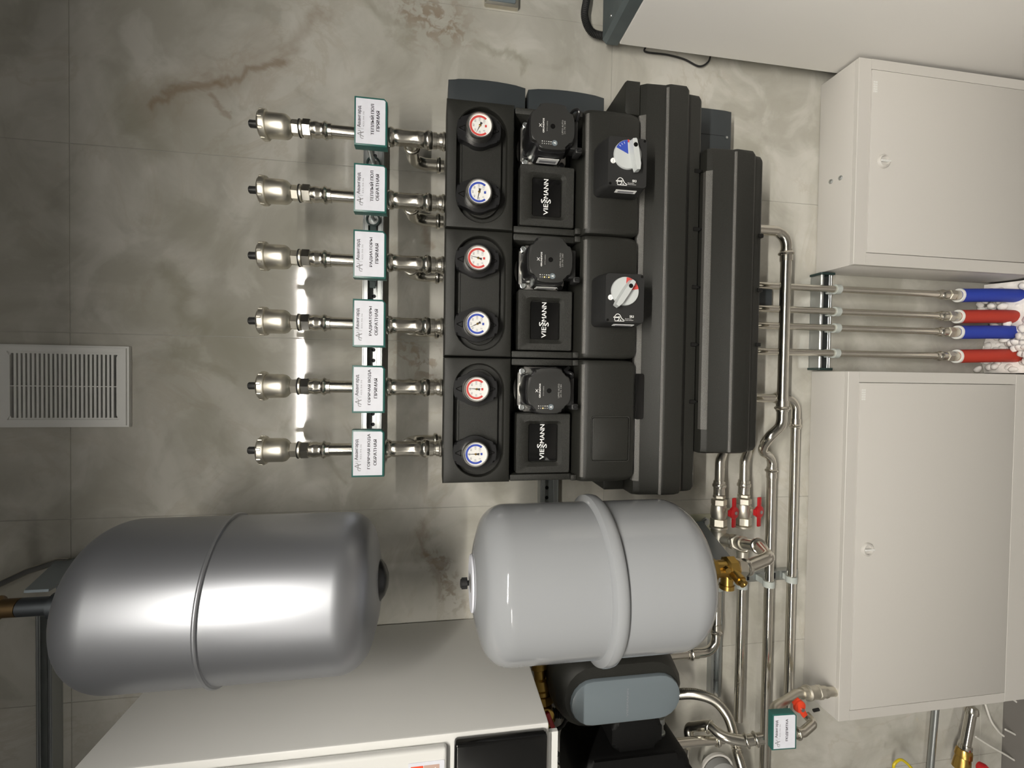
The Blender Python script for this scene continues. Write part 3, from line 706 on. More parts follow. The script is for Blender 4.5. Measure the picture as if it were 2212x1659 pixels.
# thermometers with butterfly valve handles
def gauge(x, colr, needle, label, rot):
    z = 1.6370; t = thing('thermometer_valve', (x, -.215, z), label, 'thermometer', 'valve handles with thermometers')
    c = lambda d: Vector((x, -d, z))
    b = NB()
    wings = []
    R_ = .0335; 
    outl = []
    # round body with a wing above and below
    for k in range(64):
        a = 2 * PI * k / 64; px, pz = R_ * math.cos(a), R_ * math.sin(a)
        wv = .0205; hz = .0425
        if abs(px) < wv: pz = math.copysign(max(abs(pz), hz - .004 * (px / wv) ** 2), pz)
        elif abs(px) < wv + .006: 
            f = (abs(px) - wv) / .006; pz = math.copysign(abs(pz) * f + (1 - f) * .036, pz)
        outl.append((px, pz))
    if rot: outl = [(px * math.cos(rot) - pz * math.sin(rot), px * math.sin(rot) + pz * math.cos(rot)) for px, pz in outl]
    prism(b, [(x + px, z + pz) for px, pz in outl], .2152, .232, .004, 3); mk('valve_handle', b, 'black', t)
    b = NB()
    for s in (-1, 1):   # raised arrow on each wing
        p = [(x - .0065, z + s * .0265), (x + .0065, z + s * .0265), (x + .0012, z + s * .0385), (x - .0012, z + s * .0385)]
        q = [(x - .0045, z + s * .0280), (x + .0045, z + s * .0280), (x + .0004, z + s * .0365), (x - .0004, z + s * .0365)]
        ringplate(b, p, q, .2315, .2330)
    mk('arrow_mark', b, 'gloss', t)
    b = NB(); lathe(b, c(.225), (0, -1, 0), [(0, .0265), (.019, .0260), (.024, .0255), (.0265, .0240), (.0265, .0222), (.0215, .0218)], 48, caps=False); mk('bezel', b, 'alu', t)
    b = NB(); lathe(b, c(.2465), (0, -1, 0), [(0, .0220), (.0005, .0220), (.0005, 0)], 48); dl = mk('dial', b, 'dial', t)
    d = .2475; b = NB()
    n = 40
    ins = []; out = []
    for k in range(n + 1):
        a = math.radians(-42 + 264 * k / n)
        out.append(b.verts.new((x + .0193 * math.cos(a), -d, z + .0193 * math.sin(a)))); ins.append(b.verts.new((x + .0155 * math.cos(a), -d, z + .0155 * math.sin(a))))
    for k in range(n): b.faces.new((out[k], out[k + 1], ins[k + 1], ins[k]))
    mk('coloured_scale', b, colr, dl, smooth=False)
    for k_, s in enumerate(('0', '20', '40', '60', '80', '100', '120')):
        a = math.radians(222 - 264 * k_ / 6); xx, zz = x + .0122 * math.cos(a), z + .0122 * math.sin(a); wv = .0012 * len(s)
        text(s, xx - wv, xx + wv, zz - .0018, zz + .0018, d + .0001, 'inkg', dl, 'numeral')
    b = NB(); box(b, x - .0022, x + .0022, d, d + .0002, z - .0132, z - .0095); mk('maker_mark', b, colr, dl, smooth=False)
    b = NB(); nx, nz = needle; l = math.hypot(nx, nz); nx /= l; nz /= l
    def pt(u, v, dd): return b.verts.new((x + nx * u - nz * v, -dd, z + nz * u + nx * v))
    b.faces.new([pt(0, -.0007, d + .0015), pt(.0150, -.0002, d + .0015), pt(.0150, .0002, d + .0015), pt(0, .0007, d + .0015)])
    b.faces.new([pt(0, -.0004, d + .0015), pt(0, .0004, d + .0015), pt(-.0065, .0024, d + .0015), pt(-.0065, -.0024, d + .0015)])
    mk('needle', b, 'ink', t, smooth=False)
    b = NB(); lathe(b, c(d), (0, -1, 0), [(0, .0020), (.0024, .0020), (.003, .0012), (.003, 0)], 16); mk('needle_hub', b, 'brass', t)
GS = [('red', (-70, 35), 'red-scaled thermometer on a black valve handle, farthest right of the row', 0), ('blue', (-80, 17), 'blue-scaled thermometer on a black valve handle, on the right-hand foam block', 0),
      ('red', (26, 95), 'red-scaled thermometer on a black valve handle, on the middle foam block', 0), ('blue', (-43, 85), 'blue-scaled thermometer on a black valve handle, on the middle foam block', 0),
      ('red', (9, 103), 'red-scaled thermometer on a black valve handle, on the left-hand foam block', 0), ('blue', (0, 85), 'blue-scaled thermometer on a black valve handle, farthest left of the row', 0)]
for i, x in enumerate(RXS): gauge(x, *GS[i])

# circulation pumps
def faceoutline(x, z, s):
    q = [(.0410, .0250), (.0375, .0262), (.0318, .0268), (.0292, .0290), (.0282, .0325), (.0272, .0378), (.0240, .0405)]
    out = []
    for sx, sz, rev in ((1, 1, 0), (-1, 1, 1), (-1, -1, 0), (1, -1, 1)):
        c = [(sx * a, sz * b_) for a, b_ in q]
        out += c[::-1] if rev else c
    # bulging sides
    full = []
    for i in range(len(out)):
        a, c = out[i], out[(i + 1) % len(out)]; full.append(a)
        if math.hypot(a[0] - c[0], a[1] - c[1]) > .03: full += [((a[0] * (1 - t_) + c[0] * t_) * 1.0 + (math.copysign(.0022, a[0]) if abs(a[0] - c[0]) < 1e-4 else 0) * (1 - (2 * t_ - 1) ** 2), (a[1] * (1 - t_) + c[1] * t_) + (math.copysign(.0022, a[1]) if abs(a[1] - c[1]) < 1e-4 else 0) * (1 - (2 * t_ - 1) ** 2)) for t_ in (.15, .3, .5, .7, .85)]
    return [(x + a * s, z + b_ * s) for a, b_ in full]
def pump(x, z, label, n_led, sticker, tilt, cable):
    t = thing('circulation_pump', (x, -.15, z), label, 'pump', 'circulation pumps')
    b = NB(); lathe(b, (x, -.150, z), (0, -1, 0), [(0, .050), (.012, .051), (.014, .046), (.050, .045), (.066, .043)], 40)
    mk('motor_can', b, 'alu', t)
    b = NB(); prism(b, rrect(x - .0465, x + .0465, z - .0485, z + .0470, .014, 5), .168, .190, .004, 3)
    mk('flange', b, 'alu', t)
    b = NB(); prism(b, rrect(x - .031, x + .031, z - .01, z + .0432, .004, 3), .190, .1985, .001)
    for k in range(8): box(b, x - .028 + .0075 * k, x - .0255 + .0075 * k, .198, .203, z + .006, z + .042, .0005, 1)
    mk('cooling_ribs', b, 'black', t)
    for sx in (-1, 1):
        for sz in (-1, 1):
            b = NB(); lathe(b, (x + sx * .0375, -.190, z + sz * .0385), (0, -1, 0), [(0, .0062), (.006, .0060), (.0065, .0048), (.0045, .0042), (.0045, 0)], 20); mk('bolt', b, 'zinc' if sz > 0 else 'black', t)
    b = NB(); prism(b, faceoutline(x, z - .001, 1.05), .206, .262, .003, 2); h = mk('control_box', b, 'black', t)
    b = NB(); prism(b, faceoutline(x, z, 1.0), .262, .272, .0022, 3); f = mk('control_face', b, 'face', t, 'charcoal control face')
    d = .2724
    text('GRUNDFOS', x - .0135, x + .0135, z + .0165, z + .0195, d, 'print', f, bold=.02)
    text('X', x - .0035, x + .0035, z + .0215, z + .0265, d, 'print', f, 'emblem')
    text('97916806', x - .010, x + .009, z + .0100, z + .0118, d, 'printg', f)
    text('UPM3 AUTO', x - .0135, x + .0135, z - .0205, z - .0175, d, 'printg', f)
    text('25-70 180', x - .0125, x + .0125, z - .0245, z - .0222, d, 'printg', f)
    b = NB(); lathe(b, (x, -.2722, z), (0, -1, 0), [(0, .0046), (.0004, .0046), (.0004, .0036)], 20); lathe(b, (x, -.2724, z), (0, -1, 0), [(0, .0034), (.0004, .0034)], 20); mk('vent_plug', b, 'gloss', t)
    b = NB(); lathe(b, (x - .0310, -.2722, z - .004), (0, -1, 0), [(0, .0055), (.0006, .0053), (.0006, 0)], 24); mk('push_button', b, 'cap', t)
    text('>', x - .0335, x - .0285, z - .0062, z - .0018, d + .0008, 'print', f, 'button_arrow', bold=.03, R=(Vector((x - .031, -(d + .0008), z - .004)) - Vector((0, 0, 1)) * (x - .031) - Vector((-1, 0, 0)) * (z - .004), Vector((0, 0, 1)), Vector((-1, 0, 0))))
    for k in range(5):
        zz = z + .0200 - .0042 * k
        b = NB(); lathe(b, (x - .0335, -.2722, zz), (0, -1, 0), [(0, .0010), (.0003, .0010)], 10); mk('indicator', b, 'led' if k in n_led else 'printg', f)
        b = NB(); box(b, x - .0300, x - .0285, .2722, .2724, zz - .0009, zz + .0009); mk('symbol', b, 'print' if k in (0, 3, 4) else 'printg', f)
    # sticker on the left flank
    if sticker:
        b = NB(); box(b, x - .0470, x - .0462, .218, .240, z - .022, z + .020); s = mk('bar_code_sticker', b, 'print', t)
        b = NB(); box(b, x - .0473, x - .0470, .222, .232, z - .018, z + .016); mk('bar_code', b, 'inkg', s)
    # plug underneath
    b = NB(); box(b, x - .030, x + .026, .222, .252, z - .056, z - .040, .003, 2); box(b, x - .038, x - .026, .228, .256, z - .064, z - .050, .003, 2); p = mk('plug', b, 'blackm', t)
    b = NB(); ringplate(b, rrect(x - .0355, x - .0285, z - .0615, z - .0525, .003), rrect(x - .0335, x - .0305, z - .0600, z - .0540, .0012), .256, .2575); mk('plug_lug', b, 'black', p)
    if cable == 1:
        b = NB(); tube(b, smoothpts([(x + .020, -.240, z - .052), (x + .038, -.262, z - .054), (x + .046, -.250, z - .046), (x + .038, -.225, z - .040), (x + .034, -.19, z - .045)], 8), .0030, 10); mk('cable', b, 'black', t)
    elif cable == 2:
        b = NB(); tube(b, smoothpts([(x + .020, -.240, z - .050), (x + .032, -.262, z - .048), (x + .038, -.250, z - .038), (x + .045, -.225, z - .052), (x + .042, -.19, z - .055)], 8), .0035, 10); mk('cable', b, 'black', t)
    return t
pump(GX[0] + .0620, 1.5010, 'circulation pump in the right-hand foam block, bar code sticker showing', (), True, 0, 1)
pump(GX[1] + .0610, 1.5010, 'circulation pump in the middle foam block, two lights lit', (2, 4), True, 0, 0)
pump(GX[2] + .0615, 1.5000, 'circulation pump in the left-hand foam block, one light lit', (2,), False, 0, 2)

# mixer drives
def drive(x, z, label, seg, lever, a0_, a1_):
    t = thing('mixer_drive', (x, -.24, z), label, 'actuator', 'rotary mixer drives')
    b = NB()
    back = rrect(x - .0520, x + .0470, z - .0400, z + .0500, .010, 4); fr = rrect(x - .0475, x + .0475, z - .0395, z + .0395, .007, 4)
    v0 = [b.verts.new((p[0], -.241, p[1])) for p in back]; v1 = [b.verts.new((p[0], -.262, p[1])) for p in back]; v2 = [b.verts.new((p[0], -.288, p[1])) for p in fr]; v3 = [b.verts.new((x + (p[0] - x) * .98, -.290, z + (p[1] - z) * .98)) for p in fr]
    for A, B in ((v0, v1), (v1, v2), (v2, v3)):
        for i in range(len(A)): b.faces.new((A[i], A[(i + 1) % len(A)], B[(i + 1) % len(A)], B[i]))
    b.faces.new(v0[::-1]); b.faces.new(v3); h = mk('housing', b, 'blackm', t)
    for sx, sz in ((1, -1), (-1, 1)):
        b = NB(); lathe(b, (x + sx * .0425, -.2902, z + sz * .034), (0, -1, 0), [(0, .0026), (.0003, .0026)], 14); mk('screw_hole', b, 'gloss', h)
    kx, kz = x + .0130, z + .001
    b = NB(); lathe(b, (kx, -.290, kz), (0, -1, 0), [(0, .0275), (.004, .0272), (.005, .0264), (.005, 0)], 56); k = mk('knob_disc', b, 'knob', t)
    b = NB(); n = 14; c = b.verts.new((kx, -.2953, kz)); vs = [b.verts.new((kx + .0262 * math.cos(math.radians(seg[0] + (seg[1] - seg[0]) * i / n)), -.2953, kz + .0262 * math.sin(math.radians(seg[0] + (seg[1] - seg[0]) * i / n)))) for i in range(n + 1)]
    for i in range(n): b.faces.new((c, vs[i], vs[i + 1]))
    mk('coloured_segment', b, seg[2], k, smooth=False)
    if seg[2] == 'blue':
        b = NB(); a = math.radians(seg[0]); obox(b, Vector((kx + .0245 * math.cos(a - .06), -.2955, kz + .0245 * math.sin(a - .06))), Vector((math.cos(a), 0, math.sin(a))), Vector((0, 1, 0)), Vector((-math.sin(a), 0, math.cos(a))), .005, .0004, .003); mk('red_mark', b, 'red', k)
    b = NB()
    for q in range(3):
        a = math.radians(seg[0] + (seg[1] - seg[0]) * (q + 1.3) / 4.5); obox(b, Vector((kx + .022 * math.cos(a), -.2955, kz + .022 * math.sin(a))), Vector((math.cos(a), 0, math.sin(a))), Vector((0, 1, 0)), Vector((-math.sin(a), 0, math.cos(a))), .004, .0003, .0006)
    mk('tick_mark', b, 'print', k)
    # lever
    a = math.radians(lever); ex = Vector((math.cos(a), 0, math.sin(a))); ez = Vector((-math.sin(a), 0, math.cos(a))); b = NB()
    pol = [(-.0270, -.0045), (-.0245, -.0065), (-.004, -.0080), (.022, -.0075), (.0325, -.0055), (.0325, .0035), (.022, .0075), (-.004, .0080), (-.0245, .0065), (-.0270, .0045)]
    o = Vector((kx + a0_, 0, kz + a1_))
    lo = [b.verts.new(o + ex * u + ez * v + Vector((0, -.2952, 0))) for u, v in pol]; hi = [b.verts.new(o + ex * u * .97 + ez * v * .70 + Vector((0, -.3080, 0))) for u, v in pol]
    for i in range(len(pol)): b.faces.new((lo[i], lo[(i + 1) % len(pol)], hi[(i + 1) % len(pol)], hi[i]))
    b.faces.new(lo[::-1]); b.faces.new(hi); mk('lever', b, 'knob', t, smooth=False)
    hc = o + ex * -.014; b = NB(); lathe(b, (hc.x, -.3078, hc.z), (0, -1, 0), [(0, .0042), (.0006, .0042)], 20); mk('lever_hole', b, 'gloss', t)
    b = NB(); q = (x + .0005, z + .0290); lathe(b, (q[0], -.2901, q[1]), (0, -1, 0), [(0, .0052), (.0008, .005), (.0008, 0)], 24); pr = mk('position_mark', b, 'print', t)
    text('Man.', q[0] - .0035, q[0] + .0035, q[1] - .001, q[1] + .001, .2911, 'ink', pr)
    d = .2904
    dn, rt = Vector((0, 0, -1)), Vector((1, 0, 0)); OR = Vector((x, -d, z)); RR = (OR, dn, rt)
    text('SR3', .0100, .0185, -.0370, -.0325, d, 'print', h, bold=.02, R=RR)
    text('Servomotor', .0010, .0140, -.0400, -.0382, d, 'print', h, R=RR)
    text('rotary actuator', .0010, .0180, -.0430, -.0412, d, 'print', h, R=RR)
    b = NB()
    def q_(pts):
        b.faces.new([b.verts.new(OR + dn * u + rt * v) for u, v in pts])
    def stroke(pts, w_):
        pp = [Vector((p[0], p[1], 0)) for p in pts]
        for i in range(len(pp) - 1):
            t_ = (pp[i + 1] - pp[i]).normalized(); n_ = Vector((-t_.y, t_.x, 0)) * w_; q_([tuple((pp[i] + n_)[:2]), tuple((pp[i + 1] + n_)[:2]), tuple((pp[i + 1] - n_)[:2]), tuple((pp[i] - n_)[:2])])
    stroke([(-.0225, -.0370), (-.0120, -.0370)], .0011); q_([(-.0125, -.0345), (-.0085, -.0370), (-.0125, -.0395)])
    stroke([(-.0200 + 0, -.0425), (-.0200, -.0350), (-.0165, -.0310), (-.0130, -.0305), (-.0095, -.0325), (-.0070, -.0370), (-.0050, -.0400), (-.0010, -.0420), (-.0010, -.0440), (-.0200, -.0440)], .0006)
    stroke([(-.0140, -.0435), (-.0110, -.0400), (-.0105, -.0350)], .0006); stroke([(-.0080, -.0435), (-.0085, -.0400)], .0006)
    mk('pictogram', b, 'print', h, smooth=False)
    # sticker on the left flank
    ex_, s0 = Vector((0.15, -1, 0)).normalized(), x - .0503
    b = NB(); obox(b, Vector((x - .0502, -.275, z - .003)), Vector((.17, -.98, 0)).normalized(), Vector((-.98, -.17, 0)).normalized(), Vector((0, 0, 1)), .010, .0006, .042); s = mk('bar_code_sticker', b, 'print', t)
    b = NB(); obox(b, Vector((x - .0508, -.275, z - .003)), Vector((.17, -.98, 0)).normalized(), Vector((-.98, -.17, 0)).normalized(), Vector((0, 0, 1)), .005, .0004, .032); mk('bar_code', b, 'inkg', s)
    return t
drive(.4075, 1.358, 'black mixer drive whose dial shows a blue segment', (4, 66, 'blue'), 190, -.0010, -.0115)
drive(.1490, 1.358, 'black mixer drive whose dial shows a red segment', (-80, -3, 'red'), 147, -.0040, .0025)

# ------------------------------------------------------------------ manifold foam blocks
def xprism(bm, prof, x0, x1):
    A = [bm.verts.new((x0, -d, z)) for d, z in prof]; B = [bm.verts.new((x1, -d, z)) for d, z in prof]
    bm.faces.new(A); bm.faces.new(B[::-1])
    for i in range(len(A)): j = (i + 1) % len(A); bm.faces.new((A[i], A[j], B[j], B[i]))
    return bm
def ridge_block(name, x0, x1, prof, mats, label, parts):
    """block with a cross-section (d, z) swept along x, corners rounded at the ends"""
    t = thing(name, ((x0 + x1) / 2, -.1, min(p[1] for p in prof)), label, 'insulation', None)
    b = NB(); cols = []
    for X, ins in ((x0, .010), (x0 + .004, .003), (x0 + .012, 0), (x1 - .012, 0), (x1 - .004, .003), (x1, .010)):
        cols.append([b.verts.new((X, -(d - ins if d > .15 else d), z + (ins * .8 if z < sum(q[1] for q in prof) / len(prof) else -ins * .3))) for d, z in prof])
    for A, B in zip(cols, cols[1:]):
        for i in range(len(A)): b.faces.new((A[i], A[(i + 1) % len(A)], B[(i + 1) % len(A)], B[i]))
    b.faces.new(cols[0][::-1]); b.faces.new(cols[-1]); mk('foam_shell', b, 'epp', t)
    return t
upper = [(.066, 1.3015), (.2080, 1.3015), (.2125, 1.3000), (.2180, 1.2910), (.2195, 1.2880), (.2215, 1.2485), (.2240, 1.2455), (.2262, 1.2415), (.2270, 1.2380), (.2265, 1.2010), (.2225, 1.1965), (.2020, 1.1930), (.1985, 1.1560), (.190, 1.1490), (.066, 1.1490)]
t = ridge_block('manifold_block', -.2520, .6110, upper, 0, 'long black foam block running under the three pump groups', 0)
for (xa, xb, za, zb) in ((.540, .6100, 1.3018, 1.3350), (-.2500, -.2190, 1.3018, 1.3500)):
    b = NB(); prism(b, [(xa, za), (xb, za), (xb, zb - .004), (xb - .004, zb), (xa + .004, zb), (xa, zb - .004)], .100 if xa > 0 else .085, .2170 if xa > 0 else .170, .004, 2); mk('end_block', b, 'epp', t)
b = NB(); xprism(b, [(.205, 1.3035), (.2155, 1.3035), (.2220, 1.2925), (.2220, 1.2910), (.205, 1.2910)], -.2200, .5400); mk('highlight_edge', b, 'edge', t)  # strip coloured lighter as a painted lamp highlight on the chamfer
b = NB(); xprism(b, [(.2190, 1.2480), (.2243, 1.2480), (.2268, 1.2440), (.2268, 1.2432), (.219, 1.2432)], -.2490, .5990); mk('ridge_highlight', b, 'edge', t)
b = NB(); prism(b, rrect(-.0900, .0050, 1.285, 1.3035, .003), .2215, .2235, .001); mk('edge_notch', b, 'gloss', t)
for x in (.445, .3200, .1950, .0705, -.0540):
    b = NB(); box(b, x - .0045, x + .0045, .1962, .2005, 1.154, 1.168, .001, 1); box(b, x - .002, x + .002, .1962, .2000, 1.148, 1.156); mk('moulded_slot', b, 'gloss', t)
lower = [(.078, 1.1470), (.2060, 1.1470), (.2105, 1.1455), (.2160, 1.1370), (.2175, 1.1340), (.2190, 1.0885), (.2212, 1.0855), (.2232, 1.0820), (.2240, 1.0780), (.2225, 1.0420), (.2180, 1.0360), (.2050, 1.0330), (.2000, 1.0070), (.1900, .9980), (.078, .9980)]
t = ridge_block('lower_manifold_block', -.1660, .4930, lower, 0, 'shorter black foam block hanging below the long one', 0)
b = NB(); xprism(b, [(.203, 1.1490), (.2135, 1.1490), (.2197, 1.1385), (.2197, 1.1370), (.203, 1.1370)], -.1130, .4400); mk('highlight_edge', b, 'edge', t)
b = NB(); xprism(b, [(.2170, 1.0880), (.2217, 1.0880), (.2242, 1.0840), (.2242, 1.0832), (.217, 1.0832)], -.1620, .4830); mk('ridge_highlight', b, 'edge', t)
for x in (.315, .195, .074):
    b = NB(); box(b, x - .0045, x + .0045, .1955, .2035, 1.0005, 1.0120, .001, 1); mk('moulded_slot', b, 'gloss', t)
# slate controllers behind the foam blocks
def ctl(z0, z1, x0, x1, d0, d1, label, bulge=.006):
    t = thing('control_box', ((x0 + x1) / 2, -d0, z0), label, 'control box', 'slate grey boxes behind the foam blocks')
    n = 8; pol = [(x0, z1), (x0, z0)] + [(x1 - .004 + bulge * (1 - (2 * k / n - 1) ** 2) + (0 if 0 < k < n else 0), z0 + (z1 - z0) * k / n) for k in range(n + 1)]
    b = NB(); prism(b, pol, d0, d1, .003, 2); mk('housing', b, 'slate', t); return t
ctl(1.526, 1.694, .536, .632, .002, .120, 'slate grey box at the upper right, beside the top thermometer')
ctl(1.345, 1.520, .536, .630, .002, .120, 'slate grey box just below the upper one, beside the pump')
t = ctl(.990, 1.140, .500, .668, .002, .060, 'slate grey box with a small screw below the long foam block', 0.001)
b = NB(); q = P(1570, 297, .0605); lathe(b, q, (0, -1, 0), [(0, .0035), (.001, .003), (.001, 0)], 14); mk('screw', b, 'zinc', t)
b = NB(); q2 = P(1522, 290, .0602); box(b, q.x - .001 + .004, q.x + .004, .0600, .0606, q.z + .006, q2.z + .03); mk('seam', b, 'dark', t)
# dark bracket seen under the lower block
t = thing('bracket_block', (.205, -.03, .85), 'dark slate block behind the steel pipe under the foam block', 'bracket')
b = NB(); prism(b, [(.178, .850), (.236, .850), (.240, .862), (.240, .99), (.178, .99)], .002, .042, .003); mk('housing', b, 'slate', t)
# ------------------------------------------------------------------ expansion tanks
TX, TD, TR = -.374, .315, .136
t = thing('white_expansion_tank', (TX, -TD, 1.19), 'glossy white expansion tank with a raised rim round its middle', 'tank')
o = (TX, -TD, 0); Z = (0, 0, 1)
def dome(z0, z1, R, rk, up, flat=0.0, n=10):
    """profile from the cylinder edge (z0,R) to the pole z1: knuckle of radius rk then shallow crown"""
    s = 1 if up else -1; out = []
    for k in range(n + 1):
        a = PI / 2 * k / n * .78; out.append((z0 + s * rk * math.sin(a), R - rk + rk * math.cos(a)))
    zq, rq = out[-1]; 
    for k in range(1, n + 1):
        r = rq * (1 - k / n); f = 1 - (r / rq) ** 2; out.append((zq + (z1 - zq) * f, max(r, 0)))
    return out
pr = dome(1.585, 1.650, TR, .050, True)[::-1] + [(1.50, TR), (1.40, TR)] + dome(1.285, 1.192, TR, .060, False)
b = NB(); lathe(b, o, Z, pr, 96); mk('vessel', b, 'tank', t)
b = NB(); lathe(b, o, Z, [(1.409, TR - .002), (1.410, TR + .009), (1.414, TR + .0125), (1.420, TR + .0135), (1.426, TR + .0135), (1.431, TR + .0120), (1.434, TR + .006), (1.436, TR - .002)], 96); mk('rim_ring', b, 'tank', t)
b = NB(); lathe(b, o, Z, [(1.6495, .0), (1.6495, .048), (1.6465, .0495), (1.6465, .0)], 40)
mk('type_label', b, 'paper', t)
b = NB(); lathe(b, o, Z, [(1.652, .0045), (1.655, .0045), (1.655, .0088), (1.664, .0092), (1.667, .0070), (1.668, 0)], 16)
for k in range(10):
    a = 2 * PI * k / 10; ax = Vector((math.cos(a), math.sin(a), 0)); obox(b, Vector((TX, -TD, 1.660)) + ax * .009, ax, Vector((-ax.y, ax.x, 0)), Vector(Z), .0016, .0022, .010)
mk('valve_cap', b, 'rubber', t)
# side label (pale foil on the shoulder)
b = NB(); vs = []
for zz in (1.572, 1.612):
    row = []
    for k in range(9):
        a = math.radians(196 + 4 * k); r_ = TR + .0006 if zz < 1.59 else TR - .0085
        row.append(b.verts.new((TX + r_ * math.cos(a), -TD + r_ * math.sin(a), zz)))
    vs.append(row)
for k in range(8): b.faces.new((vs[0][k], vs[0][k + 1], vs[1][k + 1], vs[1][k]))
mk('foil_label', b, 'tank', t)

SX, SD, SR = -.372, .315, .128
t = thing('silver_expansion_tank', (SX, -SD, 1.795), 'metallic silver expansion tank hanging above the white one', 'tank')
o = (SX, -SD, 0)
pr = dome(2.185, 2.285, SR, .070, True)[::-1] + [(2.047, SR), (2.046, SR + .0025), (2.043, SR + .0035), (2.040, SR + .0025), (2.039, SR)] + dome(1.865, 1.803, SR, .050, False)
b = NB(); lathe(b, o, Z, pr, 96); mk('vessel', b, 'silver', t)
b = NB()
lathe(b, o, Z, [(2.0395, SR + .001), (2.040, SR + .0034), (2.042, SR + .0048), (2.044, SR + .0048), (2.046, SR + .0034), (2.0465, SR + .001)], 96); mk('weld_seam', b, 'silver', t)
b = NB(); lathe(b, (SX + .012, -SD, 0), Z, [(1.812, .036), (1.810, .036), (1.804, .034), (1.797, .025), (1.792, .012), (1.791, 0)], 32); mk('black_cap', b, 'black', t)
b = NB(); lathe(b, o, Z, [(2.28, .020), (2.300, .020), (2.300, .014), (2.345, .014)], 24); mk('connection', b, 'dkmetal', t)
# bracket plate of the silver tank and the fittings above it, coloured dark for shade
t = thing('tank_bracket', (SX, -.1, 2.30), 'grey wall bracket reaching out over the silver tank', 'bracket')
b = NB()
p0, p1, p2, p3 = Vector((SX + .085, 0, 2.345)), Vector((SX + .085, -.004, 2.50)), Vector((SX + .012, -SD - .01, 2.325)), Vector((SX + .012, -SD - .01, 2.350))
def plate(b, A, th):
    n = (A[1] - A[0]).cross(A[2] - A[0]).normalized() * th
    v0 = [b.verts.new(p) for p in A]; v1 = [b.verts.new(p + n) for p in A]
    b.faces.new(v0); b.faces.new(v1[::-1])
    for i in range(len(A)): j = (i + 1) % len(A); b.faces.new((v0[i], v0[j], v1[j], v1[i]))
plate(b, [Vector((-.414, -.004, 2.420)), Vector((-.414, -.004, 2.507)), Vector((-.356, -.300, 2.352)), Vector((-.356, -.300, 2.318))], .004)
box(b, -.480, -.412, .0005, .004, 2.42, 2.51, .001, 1); mk('arm', b, 'bracket', t)
t = thing('safety_fitting', (SX, -SD, 2.345), 'brass safety fitting on top of the silver tank', 'fitting')
b = NB(); lathe(b, o, Z, [(2.346, .014), (2.37, .014), (2.375, .019), (2.40, .019), (2.405, .012), (2.43, .012)], 20); hexa(b, o, Z, 2.43, 2.45, .018)
lathe(b, (SX, -SD, 2.385), (-1, -.3, 0), [(0, .010), (.05, .010), (.05, .014), (.062, .014)], 20); mk('valve_body', b, 'dkbrass', t)
b = NB(); tube(b, fillet([(SX, -SD, 2.45), (SX, -SD, 2.53), (SX + .06, -.12, 2.56), (SX + .06, -.12, 2.70)], .03), .011, 16); mk('pipe', b, 'steel', t)
b = NB(); tube(b, fillet([P(150, 1212, .02), P(128, 1212, .02), P(60, 1234, .02), P(-60, 1290, .02)], .03), .007, 14)
tag(mk('steel_pipe', b, 'steel'), 'steel pipe on the wall beside the bracket of the silver tank', 'pipe')

# white tank bracket and brass fitting below
t = thing('tank_bracket', (TX, -.15, 1.10), 'blue-grey arm reaching from the wall to the foot of the white tank', 'bracket')
b = NB(); box(b, -.450, -.363, .0005, .004, .976, 1.25, .001, 1); wp = mk('wall_plate', b, 'zinc2', t)
q = P(1524, 1127, .005); b = NB(); lathe(b, q, (0, -1, 0), [(0, .012), (.0012, .012), (.0012, .008), (.007, .0075), (.0075, .004), (.006, 0)], 6); mk('bolt', b, 'zinc', wp)
b = NB(); plate(b, [Vector((-.386, -.005, 1.010)), Vector((-.386, -.005, 1.200)), Vector((-.377, -.300, 1.168)), Vector((-.377, -.300, 1.116))], .004)
plate(b, [Vector((-.386, -.005, 1.010)), Vector((-.420, -.005, 1.010)), Vector((-.398, -.300, 1.116)), Vector((-.377, -.300, 1.116))], .003); mk('arm', b, 'bracket', t)
t = thing('brass_valve', (TX, -TD, 1.13), 'brass cap valve under the white tank', 'valve')
o = (TX, -TD, 0)
b = NB(); hexa(b, o, Z, 1.172, 1.190, .022); lathe(b, o, Z, [(1.150, .0165), (1.172, .0165)], 24); lathe(b, o, Z, [(1.128, .018), (1.132, .023), (1.148, .023), (1.152, .018)], 8); mk('body', b, 'brass', t)
b = NB(); a = Vector((-.35, -.9, -.1)).normalized(); lathe(b, Vector((TX - .004, -TD - .016, 1.142)), a, [(0, .0105), (.020, .0105), (.020, .008), (.028, .008), (.028, .0035), (.022, 0)], 20)
lathe(b, Vector((TX - .010, -TD, 1.146)), Vector((-1, 0, 0)), [(0, .012), (.022, .012), (.022, .014), (.030, .014), (.030, 0)], 20)
lathe(b, Vector((TX + .006, -TD - .016, 1.160)), Vector((0, -1, .1)), [(0, .006), (.010, .006), (.011, 0)], 6); mk('drain_screw', b, 'brass', t)

# ------------------------------------------------------------------ pipework
def pipe(name, pts, r, label, rad=.030, beads=(), couplers=(), group=None, m='steel', base=None):
    pts = [Vector(p) for p in pts]
    t = thing(name, tuple(base or pts[0]), label, 'pipe', group)
    b = NB(); tube(b, fillet(pts, rad, 9), r, 20); mk('pipe', b, m, t)
    for c, ax in beads:
        b = NB(); ax = Vector(ax).normalized(); c = Vector(c)
        lathe(b, c - ax * .012, ax, [(0, r * 1.02), (.0, r * 1.16), (.014, r * 1.14), (.0155, r * 1.36), (.0185, r * 1.50), (.0215, r * 1.36), (.023, r * 1.16), (.027, r * 1.16), (.027, r * 1.02)], 24)
        mk('press_sleeve', b, 'steelb', t)
    return t
def elb(b, a, c, e, r, rad=.03): tube(b, fillet([a, c, e], rad, 9), r * 1.16, 20)
def zz(d, z): return z
PR = .0112
